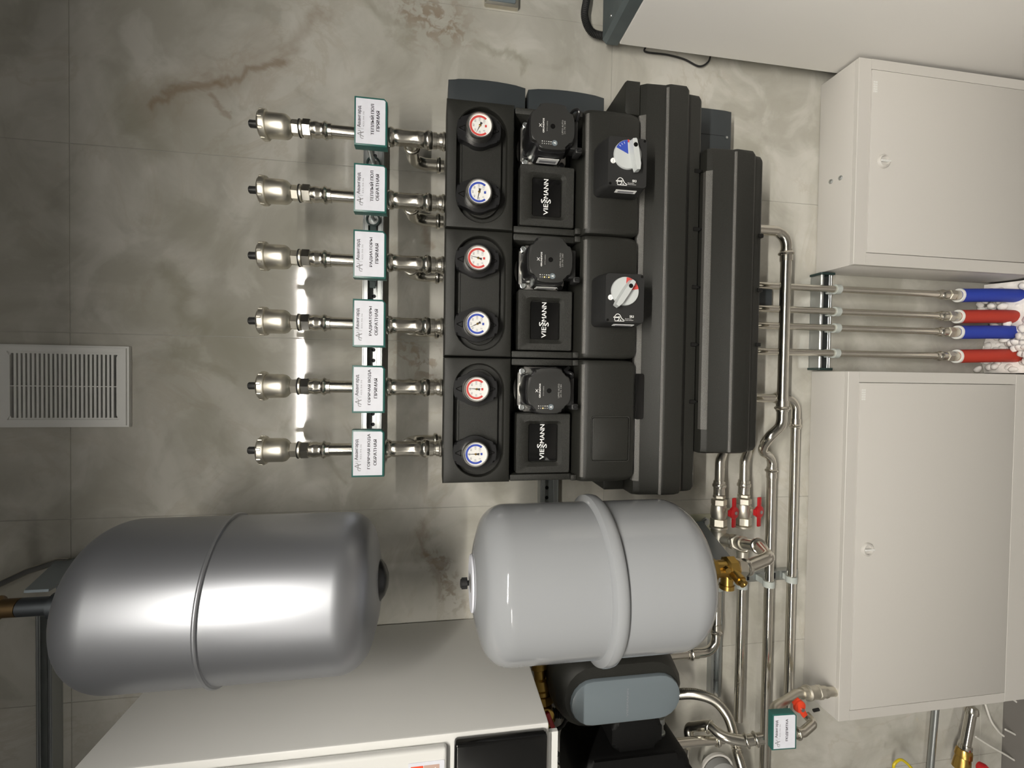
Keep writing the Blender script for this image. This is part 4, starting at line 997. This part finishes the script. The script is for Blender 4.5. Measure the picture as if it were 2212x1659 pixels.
# feed pipe in front, hooked round the lower block
t = pipe('steel_pipe', [(.362, -.100, .992), (.362, -.100, .860), (-.118, -.100, .860), (-.146, -.096, .890), (-.166, -.080, .890)], .0125, 'steel pipe running across in front of the four vertical pipes',
         .036, beads=[((.302, -.100, .860), (1, 0, 0)), ((-.068, -.100, .860), (-1, 0, 0))])
t = pipe('steel_pipe', [(-.1665, -.0795, .890), (-.188, -.066, .888), (-.205, -.062, .855), (-1.15, -.062, .855)], PR, 'steel pipe, third of the four horizontal ones counted from the top', .034, beads=[((-.245, -.062, .855), (1, 0, 0))])
t = pipe('steel_pipe', [(-.052, -.045, .995), (-.052, -.045, .775), (-.905, -.045, .775)], PR, 'lowest of the four horizontal steel pipes, just above the wide cabinet', .034, beads=[((-.118, -.045, .775), (-1, 0, 0)), ((-.052, -.045, .825), (0, 0, 1))])
# upper two with ball valves
def valve(x, z, d, label, tee):
    t = thing('ball_valve', (x, -d, z), label, 'valve', 'red-handled ball valves')
    A = (-1, 0, 0); o = Vector((x + .058, -d, z))
    b = NB(); hexa(b, o, A, .004, .012, .0150); hexa(b, o, A, .014, .029, .0185); lathe(b, o, A, [(.029, .0165), (.034, .0185), (.052, .0200), (.062, .0175), (.064, .015)], 28)
    hexa(b, o, A, .063, .082, .0200); lathe(b, o, A, [(.082, .0165), (.084, .0215), (.088, .0215), (.090, .0165)], 28); mk('body', b, 'nickel', t)
    hx = x + .018; c = Vector((hx, -d - .018, z - .012)); up = Vector((0, -.94, -.34)).normalized()
    b = NB(); lathe(b, c, up, [(0, .0075), (.014, .0075)], 14); mk('stem', b, 'nickel', t)
    c2 = c + up * .012
    b = NB(); lathe(b, c2, up, [(0, .0120), (.003, .0150), (.009, .0150), (.011, .012)], 20)
    ax = Vector((1, 0, 0)); nz = up.cross(ax)
    for s in (-1, 1): obox(b, c2 + ax * s * .022 + up * .006, ax, nz, up, .030, .013 - .001, .0055, .0022, 2)
    for s in (-1, 1): obox(b, c2 + nz * s * .012 + up * .004, nz, ax, up, .012, .016, .006, .002, 2)
    mk('red_lever', b, 'redh', t)
    b = NB(); lathe(b, c2 + up * .010, up, [(0, .0045), (.003, .0045), (.0035, .002), (.0035, 0)], 12); mk('nut', b, 'zinc', t)
    return t
PZ = [(1.000, .060), (.931, .060)]
for i, (z, d) in enumerate(PZ):
    nm = ['topmost of the four horizontal steel pipes, short, turning down behind the white tank', 'second of the four horizontal steel pipes from the top'][i]
    ex = -.196 if i == 0 else -.196
    t = thing('steel_pipe', (-.2, -d, z), 'elbow leaving the foam block ahead of the %s red-handled valve' % ['upper', 'lower'][i], 'pipe')
    b = NB(); tube(b, fillet([(-.128, -.038, z - .030), (-.178, -.048, z - .024), (-.212, -d, z), (-.282, -d, z)], .022, 8), .0118, 20); mk('elbow', b, 'steelb', t)
    b = NB(); lathe(b, Vector((-.262, -d, z)), (-1, 0, 0), [(0, .0125), (.000, .0148), (.007, .0145), (.0085, .0165), (.012, .0172), (.0155, .0165), (.017, .0140), (.030, .0138), (.034, .0145)], 24); mk('press_sleeve', b, 'steelb', t)
    valve(-.352, z, d, '%s red-handled ball valve below the foam blocks' % ['upper', 'lower'][i], i == 0)
# tee below valve 1 with branch to the tank
t = thing('pipe_tee', (-.42, -.06, 1.0), 'nickel tee behind the upper ball valve with a branch coming forward', 'fitting')
b = NB(); lathe(b, (-.3845, -.060, 1.0), (-1, 0, 0), [(0, .0165), (.004, .0190), (.010, .0175), (.050, .0175), (.056, .0195), (.062, .0165)], 28); lathe(b, (-.408, -.062, .998), (0, -.82, -.57), [(0, .016), (.026, .016), (.028, .0185), (.036, .0185), (.036, .012)], 24); mk('body', b, 'nickel', t)
a = P(1590, 1150, .10); c = P(1655, 1190, .20)
t = thing('branch_pipe', tuple(a), 'thick steel branch reaching forward from the tee to the brass valve', 'pipe')
s0 = Vector((-.408, -.094, .9755)); s1 = Vector((-.382, -.285, 1.040)); s2 = P(1662, 1205, .305); s3 = P(1605, 1228, .315)
s1 = P(1640, 1180, .22)
b = NB(); ax = (s1 - s0).normalized(); hexa(b, s0, ax, 0, .020, .0185); lathe(b, s0, ax, [(.020, .0135), (.040, .0135), (.041, .0165), (.046, .0175), (.050, .016), (.052, .0145)], 24); mk('coupling', b, 'nickel', t)
b = NB(); tube(b, fillet([s0 + ax * .045, s1, s2, s3], [.02, .024], 10), .0125, 20); mk('pipe', b, 'steelb', t)
b = NB(); bead(b, s1 + (s1 - s0).normalized() * -.004, ax, .0178); mk('press_bead', b, 'steelb', t)
b = NB(); ax2 = (s3 - s2).normalized(); bead(b, s3 - ax2 * .008, ax2, .0175); mk('press_bead', b, 'steelb', t)
b = NB(); e0 = s3; e1 = Vector((TX, -TD, 1.128)); ax3 = (e1 - e0).normalized(); hexa(b, e0, ax3, -.002, .016, .0185); lathe(b, e0, ax3, [(.014, .013), ((e1 - e0).length, .013)], 20); mk('nut', b, 'nickel', t)
# pipes 1 and 2 further on
t = pipe('steel_pipe', [(-.445, -.060, 1.0), (-.700, -.060, 1.0), (-.700, -.060, 1.135), (-.700, -.060, 1.28)], PR, 'short steel pipe bending upward behind the foot of the white tank', .034,
         beads=[((-.640, -.060, 1.0), (-1, 0, 0)), ((-.700, -.060, 1.062), (0, 0, 1))])
t = pipe('steel_pipe', [(-.4425, -.060, .931), (-.885, -.060, .931)], PR, 'second of the horizontal steel pipes, running on from the lower ball valve')
b = NB(); hexa(b, (-.3845 - .056, -.060, .931), (1, 0, 0), 0, .020, .0195); lathe(b, (-.442, -.060, .931), (-1, 0, 0), [(0, .012), (.002, .0145), (.020, .0135), (.024, .0165), (.028, .0172), (.032, .0165), (.036, .0135)], 24); mk('coupling', b, 'nickel', t)
# four vertical pipes
c0 = None
VX = [.2365, .1780, .1345, .0680]
VL = ['thin vertical steel pipe ending at the blue hose nearest the right cabinet', 'thin vertical steel pipe ending at the red hose between the blue ones', 'thin vertical steel pipe ending at the middle blue hose', 'thin vertical steel pipe ending at the red hose nearest the wide cabinet']
for i, x in enumerate(VX):
    if i == 0:
        t = thing('vertical_pipe', (x, -.055, .33), VL[0], 'pipe', 'four thin vertical pipes'); o = (x, -.055, 0)
        b = NB(); lathe(b, o, Z, [(.345, .0090), (.9975, .0090)], 20); mk('pipe', b, 'steel', t)
        b = NB(); lathe(b, o, Z, [(.322, .0095), (.323, .0108), (.336, .0105), (.338, .0125), (.342, .0138), (.346, .0125), (.348, .0108), (.356, .0108), (.3565, .0095)], 20); mk('press_sleeve', b, 'steelb', t)
        b = NB(); hexa(b, o, Z, .305, .322, .0145); lathe(b, o, Z, [(.286, .011), (.290, .0135), (.305, .0135)], 20); mk('union', b, 'nickel', t)
        b = NB(); lathe(b, o, Z, [(.272, .0115), (.274, .0125), (.286, .0125)], 8); mk('brass_nut', b, 'brass', t)
        vp = t
    else: dup(vp, (x - VX[0], 0, 0), VL[i])
CLB = ['white plastic pipe clip on the vertical pipe next to the right cabinet', 'white plastic pipe clip on the second vertical pipe from the right', 'white plastic pipe clip on the third vertical pipe from the right', 'white plastic pipe clip on the vertical pipe nearest the wide cabinet']
for i, x in enumerate(VX):
    if i == 0:
        ck = thing('pipe_clip', (x, -.040, .66), CLB[0], 'clip', 'clips on the four vertical pipes')
        b = NB(); zc = .664
        lathe(b, (x, -.055, 0), Z, [(zc, .0092), (zc, .0125), (zc + .014, .0125), (zc + .014, .0092)], 24)
        box(b, x - .011, x + .011, .0365, .046, .664, .690, .002, 1); mk('clip_body', b, 'clip', ck)
    else: dup(ck, (x - VX[0], 0, 0), CLB[i])
b0 = None
HL = ['blue foam hose nearest the right cabinet', 'red foam hose between the two blue ones', 'blue foam hose between the two red ones', 'red foam hose nearest the wide cabinet']
for i, x in enumerate(VX):
    t = thing('insulated_hose', (x, -.055, .06), HL[i], 'hose', 'coloured foam hoses going into the pebbles')
    e = Vector((x + (.004 if i < 3 else .006), -.072, .045)); s = Vector((x, -.055, .285)); mid = (s + e) / 2 + Vector((.001, -.006, 0))
    pts = smoothpts([s, mid, e], 8)
    b = NB(); tube(b, pts, .0182, 24, rf=lambda k: .0185); mk('foam_sleeve', b, 'hoseb' if i in (0, 2) else 'hoser', t)
    b = NB(); lathe(b, s, (0, 0.0, 1), [(-.004, .0187), (.003, .0187), (.003, .0135), (-.004, .0135)], 24); mk('cut_end', b, 'plastic', t)
# clips on the horizontal pipes
for i, (z, d) in enumerate(((1.0, .060), (.931, .060), (.855, .062), (.775, .045))):
    x = -.532; lab = ['white clip on the topmost horizontal pipe', 'white clip on the second horizontal pipe', 'white clip on the third horizontal pipe', 'white clip on the lowest horizontal pipe'][i]
    t = thing('pipe_clip', (x, -.02, z), lab, 'clip', 'clips on the horizontal pipes')
    b = NB(); lathe(b, (x - .008, -d, z), (1, 0, 0), [(0, PR + .0004), (0, PR + .0032), (.016, PR + .0032), (.016, PR + .0004)], 24)
    box(b, x - .008, x + .008, .0215, d - PR - .001, z - .008, z + .008, .001, 1); mk('clip_body', b, 'clip', t)
t = strut_h(-.545, -.519, .735, 1.03, 'x', .021) if False else None
t = thing('clip_rail', (-.532, 0, .73), 'narrow upright rail carrying the white clips of the horizontal pipes', 'rail')
b = NB(); box(b, -.545, -.519, .0005, .021, .735, 1.035, .001, 1); mk('channel', b, 'zinc', t)
b = NB()
for z in (.965, .893, .815): box(b, -.540, -.524, .0208, .0212, z - .012, z + .012)
mk('slot', b, 'dark', t)

# ------------------------------------------------------------------ corner under the boiler
t = thing('oval_pump_unit', (-.70, -.15, 1.18), 'black foam unit with a grey oval cover under the boiler', 'pump station')
b = NB(); cxo, czo = -.683, 1.314
def stad(x0, x1, z0, z1, n=10):
    r = (x1 - x0) / 2; cx = (x0 + x1) / 2; out = []
    for k in range(n + 1): a = PI * k / n; out.append((cx + r * math.cos(a), z1 - r + r * math.sin(a)))
    for k in range(n + 1): a = PI + PI * k / n; out.append((cx + r * math.cos(a), z0 + r + r * math.sin(a)))
    return out
A1, A2, A3 = stad(-.760, -.598, 1.165, 1.462), stad(-.752, -.606, 1.172, 1.455), stad(-.742, -.616, 1.182, 1.440)
rr_ = [[b.verts.new((x, -d, z)) for x, z in P_] for P_, d in ((A1, .072), (A1, .165), (A2, .195), (A3, .208))]
for A, B in zip(rr_, rr_[1:]):
    for i in range(len(A)): b.faces.new((A[i], A[(i + 1) % len(A)], B[(i + 1) % len(A)], B[i]))
b.faces.new(rr_[0][::-1]); b.faces.new(rr_[-1]); mk('foam_body', b, 'epp', t)
b = NB(); B1, B2, B3 = stad(-.737, -.641, 1.182, 1.428), stad(-.735, -.643, 1.184, 1.426), stad(-.728, -.650, 1.190, 1.418)
rr_ = [[b.verts.new((x, -d, z)) for x, z in P_] for P_, d in ((B1, .200), (B1, .212), (B2, .216), (B3, .2185))]
for A, B in zip(rr_, rr_[1:]):
    for i in range(len(A)): b.faces.new((A[i], A[(i + 1) % len(A)], B[(i + 1) % len(A)], B[i]))
b.faces.new(rr_[0][::-1]); b.faces.new(rr_[-1]); cvr = mk('oval_cover', b, 'cap', t)
text('VIESMANN', -.722, -.662, 1.303, 1.307, .2190, 'inkg', cvr)
t = thing('black_pump_unit', (-.85, -.12, 1.15), 'larger plain black foam unit at the lower left corner under the boiler', 'pump station')
b = NB(); prism(b, rrect(-.985, -.838, 1.135, 1.405, .040, 6), .055, .190, .018, 4); mk('foam_body', b, 'deep', t)
b = NB(); prism(b, rrect(-.838, -.770, 1.200, 1.318, .018, 6), .070, .170, .010, 3); mk('foam_shoulder', b, 'deep', t)
# brass pipework under the boiler
t = thing('brass_ball_valve', (-.72, -.12, 1.46), 'brass valve with a thin red lever just below the boiler', 'valve')
b = NB(); o = Vector((-.655, -.115, 1.474)); A = (-1, -.25, -.10)
lathe(b, o, A, [(0, .017), (.012, .019), (.014, .015), (.030, .015), (.034, .020), (.052, .021), (.058, .016), (.066, .016)], 24); hexa(b, o, A, .066, .084, .021); lathe(b, o, A, [(.084, .016), (.10, .019), (.118, .021), (.122, .014), (.130, .012), (.130, 0)], 24)
lathe(b, o + Vector((-.03, -.01, -.012)), (0, -.2, -1), [(0, .011), (.020, .011), (.022, .014), (.030, .014)], 20); mk('body', b, 'brass', t)
b = NB(); c = P(1180, 1545, .155); lathe(b, c, (0, -1, 0), [(-.006, .017), (.004, .017), (.006, .014), (.006, .006), (.012, .005), (.012, 0)], 24); mk('end_cap', b, 'brass', t)
b = NB(); e = P(1192, 1565, .165); c = P(1182, 1540, .168); ax = (e - c).normalized(); obox(b, (c + e) / 2 + ax * .004, ax, ax.cross(Vector((0, -1, 0))).normalized(), Vector((0, -1, 0)), .040, .010, .006, .002, 2); mk('red_lever', b, 'redh', t)
t = thing('steel_pipe', (-.72, -.12, 1.42), 'short bright steel pipe dropping from the boiler valves', 'pipe')
b = NB(); tube(b, [P(1188, 1499, .12), P(1215, 1499, .12)], .0065, 14); mk('pipe', b, 'steel', t)
b = NB(); pts = [P(1195 + k * 1.25, 1540 + .05 * k, .13) for k in range(24)]; tube(b, pts, .008, 14, rf=lambda i: .0085 if (i // 2) % 2 else .0105)
tag(mk('corrugated_hose', b, 'rubber'), 'short ribbed black hose beside the brass valve', 'hose')
b = NB(); tube(b, smoothpts([P(1168, 1550, .14), P(1180, 1567, .15), P(1198, 1576, .16), P(1215, 1568, .15), P(1223, 1552, .14), P(1222, 1540, .12)], 8), .0040, 10)
tag(mk('black_cable', b, 'rubber'), 'black cable looping under the red lever', 'cable')
b = NB(); tube(b, smoothpts([P(1174, 1572, .16), P(1180, 1585, .18), P(1186, 1598, .2), P(1184, 1606, .2)], 8), .0045, 10)
t = mk('black_cable', b, 'rubber'); tag(t, 'thick black cable end running down to the yellow tag', 'cable')
t = thing('yellow_plug', (-.75, -.2, 1.47), 'yellow plastic plug at the lower left corner of the boiler', 'plug')
c = P(1186, 1612, .2); b = NB(); obox(b, c, Vector((1, 0, 0)), Vector((0, 1, 0)), Vector((.15, 0, 1)).normalized(), .028, .012, .016, .002, 2); mk('body', b, 'yellow', t)
c = P(1190, 1624, .2); b = NB(); obox(b, c, Vector((1, 0, 0)), Vector((0, 1, 0)), Vector((.15, 0, 1)).normalized(), .010, .014, .012, .002, 2); mk('tip', b, 'yellow', t)
t = thing('small_valve', (-.9, -.15, 1.45), 'small dark valve with a bright ball end at the left edge', 'valve')
b = NB(); lathe(b, P(1200, 1628, .16), (-1, 0, 0), [(0, .010), (.012, .010), (.014, .007), (.022, .007)], 16); mk('body', b, 'zinc', t)
b = NB(); lathe(b, P(1202, 1648, .16), (-1, 0, 0), [(-.004, 0), (-.002, .005), (.003, .007), (.008, .005), (.010, 0)], 16); mk('ball_end', b, 'steel', t)
b = NB(); box(b, -.98, -.62, .360, .368, 1.498, 1.5145); tag(mk('casing_lip', b, 'plastic'), 'pale plastic strip under the boiler front', 'strip')

# corrugated steel hose
def resample(pts, step):
    out = [pts[0]]; acc = 0
    for a_, c_ in zip(pts, pts[1:]):
        L_ = (c_ - a_).length; p_ = step - acc
        while p_ <= L_: out.append(a_ + (c_ - a_) * (p_ / L_)); p_ += step
        acc = (acc + L_) % step
    return out
pts = smoothpts([P(1452, 1500, .125), P(1500, 1499, .11), P(1542, 1513, .095), P(1570, 1545, .085), P(1585, 1590, .08), P(1592, 1625, .09), P(1603, 1665, .09), P(1612, 1720, .09)], 26)
pts = resample(pts, .0014)
b = NB(); tube(b, pts, .01, 18, rf=lambda i: (.0094, .0108, .0122, .0108)[i % 4])
tag(mk('corrugated_hose', b, 'steelb'), 'shiny corrugated steel hose arching down from the oval unit', 'hose')
# vertical fill pipe
t = thing('fill_pipe', tuple(P(1430, 1608, .13)), 'steel pipe running down from the black unit to the hooked branch', 'pipe')
b = NB(); tube(b, [P(1446, 1607, .13), P(1562, 1596, .13)], .0108, 20); mk('pipe', b, 'steel', t)
b = NB(); p = P(1444, 1607, .13); ax = (P(1562, 1596, .13) - p).normalized(); lathe(b, p, ax, [(0, .0135), (.001, .0150), (.010, .0135), (.013, .0125)], 20); p = P(1548, 1597, .13); bead(b, p, ax, .0170, .005); mk('press_sleeve', b, 'steelb', t)
b = NB(); tube(b, fillet([P(1490, 1598, .105), P(1486, 1572, .09), P(1530, 1566, .13), P(1560, 1592, .16), P(1605, 1601, .175), P(1648, 1594, .185)], [.022, .022, .05, .05], 8), .0118, 20)
t2 = mk('hooked_pipe', b, 'steelb', t)
for a_, c_ in ((P(1532, 1570, .13), P(1552, 1584, .15)), (P(1612, 1600, .176), P(1640, 1596, .184)), (P(1632, 1597, .182), P(1650, 1594, .186))):
    b = NB(); bead(b, a_, (c_ - a_), .0165, .004); mk('press_bead', b, 'steelb', t)
t = thing('fill_valve', tuple(P(1745, 1500, .13)), 'nickel ball valve with a bright red lever above the wide cabinet corner', 'valve')
a_, c_ = Vector((-.8000, -.105, .700)), P(1693, 1500, .14)
a_ = Vector(P(1790, 1495, .105)); a_.z = .694
ax = (c_ - a_).normalized(); Ln = (c_ - a_).length
b = NB(); lathe(b, a_, ax, [(0, .0115), (.030, .0115), (.031, .0140), (.036, .0145), (.040, .0125), (.050, .0125)], 24); hexa(b, a_, ax, .046, .064, .0165); lathe(b, a_, ax, [(.064, .012), (.067, .0155), (.078, .0150), (.090, .0165), (.093, .0180), (.099, .0180), (.101, .0130), (.118, .0130)], 24); mk('body', b, 'nickel', t)
e0 = a_ + ax * .112
b = NB(); tube(b, fillet([e0, a_ + ax * .136, P(1672, 1528, .16), P(1674, 1560, .18)], .016, 8), .0100, 20); mk('elbow', b, 'nickel', t)
c = P(1722, 1516, .155); b = NB(); lathe(b, c, (-.3, -.95, 0), [(0, .006), (.016, .006)], 12); mk('stem', b, 'nickel', t)
c = P(1725, 1524, .172); dx = (P(1735, 1540, .172) - c).normalized(); up = Vector((0, -1, 0)); nz = up.cross(dx).normalized()
b = NB(); lathe(b, c, up, [(-.004, .012), (.000, .015), (.006, .014), (.008, .010)], 18); obox(b, c + dx * .018, dx, nz, up, .030, .014, .006, .002, 2); obox(b, c - dx * .010, dx, nz, up, .014, .020, .006, .002, 2); mk('red_lever', b, 'redb', t)
b = NB(); lathe(b, c + up * .008 + dx * .006, up, [(0, .0042), (.003, .0042), (.003, 0)], 10); mk('nut', b, 'zinc', t)
t = thing('return_elbow', tuple(P(1740, 1580, .15)), 'curved steel fitting emerging under the small name card', 'fitting')
b = NB(); tube(b, fillet([P(1700, 1588, .17), P(1735, 1582, .165), P(1758, 1562, .15), P(1742, 1545, .13)], .018, 8), .0105, 20); q = P(1722, 1584, .167); bead(b, q, P(1735, 1582, .165) - q, .0150, .004); mk('elbow', b, 'steelb', t)
b = NB(); lathe(b, P(1757, 1535, .09), (0.1, 0, -1), [(0, .004), (.016, .004), (.017, 0)], 10); tag(mk('black_pin', b, 'rubber'), 'small black pin on the wall beside the cabinet corner', 'pin')
# small tilted name card
O = P(1685, 1569, .215); ex = (P(1660, 1530, .215) - P(1667, 1610, .215)).normalized(); ex = Vector((1, -.02, .03)).normalized(); ey = Vector((.04, -1, .10)).normalized(); ez = ex.cross(ey) * -1
ey = (ey - ex * ey.dot(ex)).normalized(); ez = ex.cross(-ey).normalized()
if ez.z < 0: ez = -ez
namelabel(0, 0, 0.0, ('ПОДПИТКА',), 'small white name card in green tray reading ПОДПИТКА', R=(O, ex, ez, ey), W=.083, Hh=.056, T=.016)

# ------------------------------------------------------------------ lower left corner below the cabinet
b = NB(); tube(b, [P(2024, 1500, .03), P(2006, 1700, .03)], .0085, 14); BASE_T = mk('dark_conduit', b, 'zinc'); tag(BASE_T, 'dark straight conduit on the wall under the wide cabinet', 'pipe')
t = thing('ribbed_fitting', tuple(P(2105, 1530, .06)), 'steel pipe with a dark brass coupling at the bottom left', 'fitting')
a_ = P(2100, 1528, .06); e = P(2075, 1665, .06); ax = (e - a_).normalized()
b = NB(); lathe(b, a_, ax, [(0, .014), (.010, .0165), (.016, .0165), (.018, .0125), (.105, .0125), (.106, .0160), (.116, .0165), (.120, .015)], 24); mk('pipe', b, 'steel', t)
b = NB(); lathe(b, a_, ax, [(.120, .017), (.126, .019), (.140, .020), (.142, .0175), (.150, .019), (.175, .021)], 24); mk('coupling', b, 'brass', t)
t = thing('red_valve_cap', tuple(P(2112, 1652, .1)), 'round red valve cap at the very bottom left', 'valve cap')
b = NB(); lathe(b, P(2115, 1654, .09), (0, -1, 0), [(0, .012), (.010, .014), (.016, .012), (.018, 0)], 20); mk('cap', b, 'redh', t)
for i, (pp, lab) in enumerate((([(2128, 1520), (2140, 1555), (2155, 1578), (2168, 1590)], 'short white wire hanging from the wide cabinet'), ([(2108, 1592), (2140, 1612), (2175, 1632), (2212, 1656)], 'white wire slanting down past the dark brass coupling'),
                         ([(2172, 1576), (2190, 1585), (2225, 1606)], 'white wire kinked at the bottom left corner'), ([(2190, 1512), (2205, 1523), (2230, 1540)], 'white wire just below the corner of the wide cabinet'))):
    b = NB(); tube(b, smoothpts([P(x, y, .03) for x, y in pp], 6), .0028, 8); tag(mk('white_wire', b, 'wire'), lab, 'wire')
b = NB(); tube(b, smoothpts([P(1930, 1665, .06), P(1932, 1650, .06), P(1945, 1641, .06), P(1958, 1648, .06), P(1972, 1662, .06), P(1990, 1675, .06)], 8), .0035, 10); tag(mk('yellow_wire', b, 'yellow'), 'yellow wire loop at the bottom edge', 'wire')
# white wires and pale round fitting at the left edge
t = thing('round_flange', tuple(P(1540, 1655, .06)), 'pale round flange at the left edge below the hooked pipe', 'flange')
b = NB(); lathe(b, P(1550, 1668, .03), (0, -1, 0), [(0, .040), (.020, .040), (.026, .034), (.026, 0)], 40); mk('disc', b, 'plaster', t)
b = NB(); q = P(1550, 1668, .045); ringplate(b, circ(q.x, q.z, .046, 36), circ(q.x, q.z, .041, 36), .036, .044); mk('edge_ring', b, 'cab', t)
b = NB(); tube(b, [P(1486, 1618, .05), P(1484, 1700, .05)], .0045, 12); tag(mk('chrome_rod', b, 'steel'), 'thin chrome rod below the straight fill pipe', 'rod')
t = thing('link_pipe', tuple(P(1427, 1560, .13)), 'dark steel link between the oval unit and the black unit', 'pipe')
b = NB(); lathe(b, P(1424, 1548, .13), (P(1426, 1604, .13) - P(1424, 1548, .13)), [(0, .012), (.014, .012), (.015, .009), (.035, .009), (.036, .0125), (.052, .0125)], 20); mk('pipe', b, 'zinc', t)

# ------------------------------------------------------------------ pebbles
t = thing('pebble_bed', (.15, -.08, 0.0), 'heap of white decorative pebbles on the floor between the cabinets', 'pebbles')
meshes = []
for k in range(5):
    b = NB(); bmesh.ops.create_icosphere(b, subdivisions=2, radius=1)
    sx, sy, sz = random.uniform(.010, .0145), random.uniform(.008, .011), random.uniform(.006, .009)
    for v in b.verts:
        n = 1 + .10 * math.sin(v.co.x * 3 + k) + .08 * math.cos(v.co.y * 4 - k); v.co = Vector((v.co.x * sx * n, v.co.y * sy * n, v.co.z * sz * n))
    me = bpy.data.meshes.new('pebble'); b.to_mesh(me); b.free(); me.materials.append(M['pebble']); me.shade_smooth(); meshes.append(me)
cnt = 0
for j in range(24):
    for i in range(15):
        if cnt >= 296: break
        d = .012 + .0155 * j; x = .038 + .0172 * i + random.uniform(-.005, .005)
        h = .128 - .16 * max(0, d - .08) + .022 * math.sin(x * 31 + d * 40) + random.uniform(-.010, .012)
        if x > .272: continue
        if any(abs(x - vx - .004) < .019 and .045 < d < .095 for vx in VX): h -= .03
        if d > .34: continue
        o = bpy.data.objects.new('pebble', meshes[(i * 7 + j * 3) % 5]); COL.objects.link(o); o.parent = t
        o.location = Vector((x, -d, max(h, .01))) - BASE[t.name]; o.rotation_euler = (random.uniform(-.7, .7), random.uniform(-.7, .7), random.uniform(0, 6.28)); cnt += 1
b = NB()
n = 24
g = [[b.verts.new((.024 + .258 * i / n, -(.002 + .36 * j / n), .117 - .16 * max(0, .36 * j / n - .08) + .012 * math.sin((.26 * i / n) * 31 + .36 * j / n * 40))) for i in range(n + 1)] for j in range(n + 1)]
for j in range(n):
    for i in range(n): b.faces.new((g[j][i], g[j][i + 1], g[j + 1][i + 1], g[j + 1][i]))
o = mk('packed_pebbles', b, 'pebble', t); o['kind'] = 'stuff'
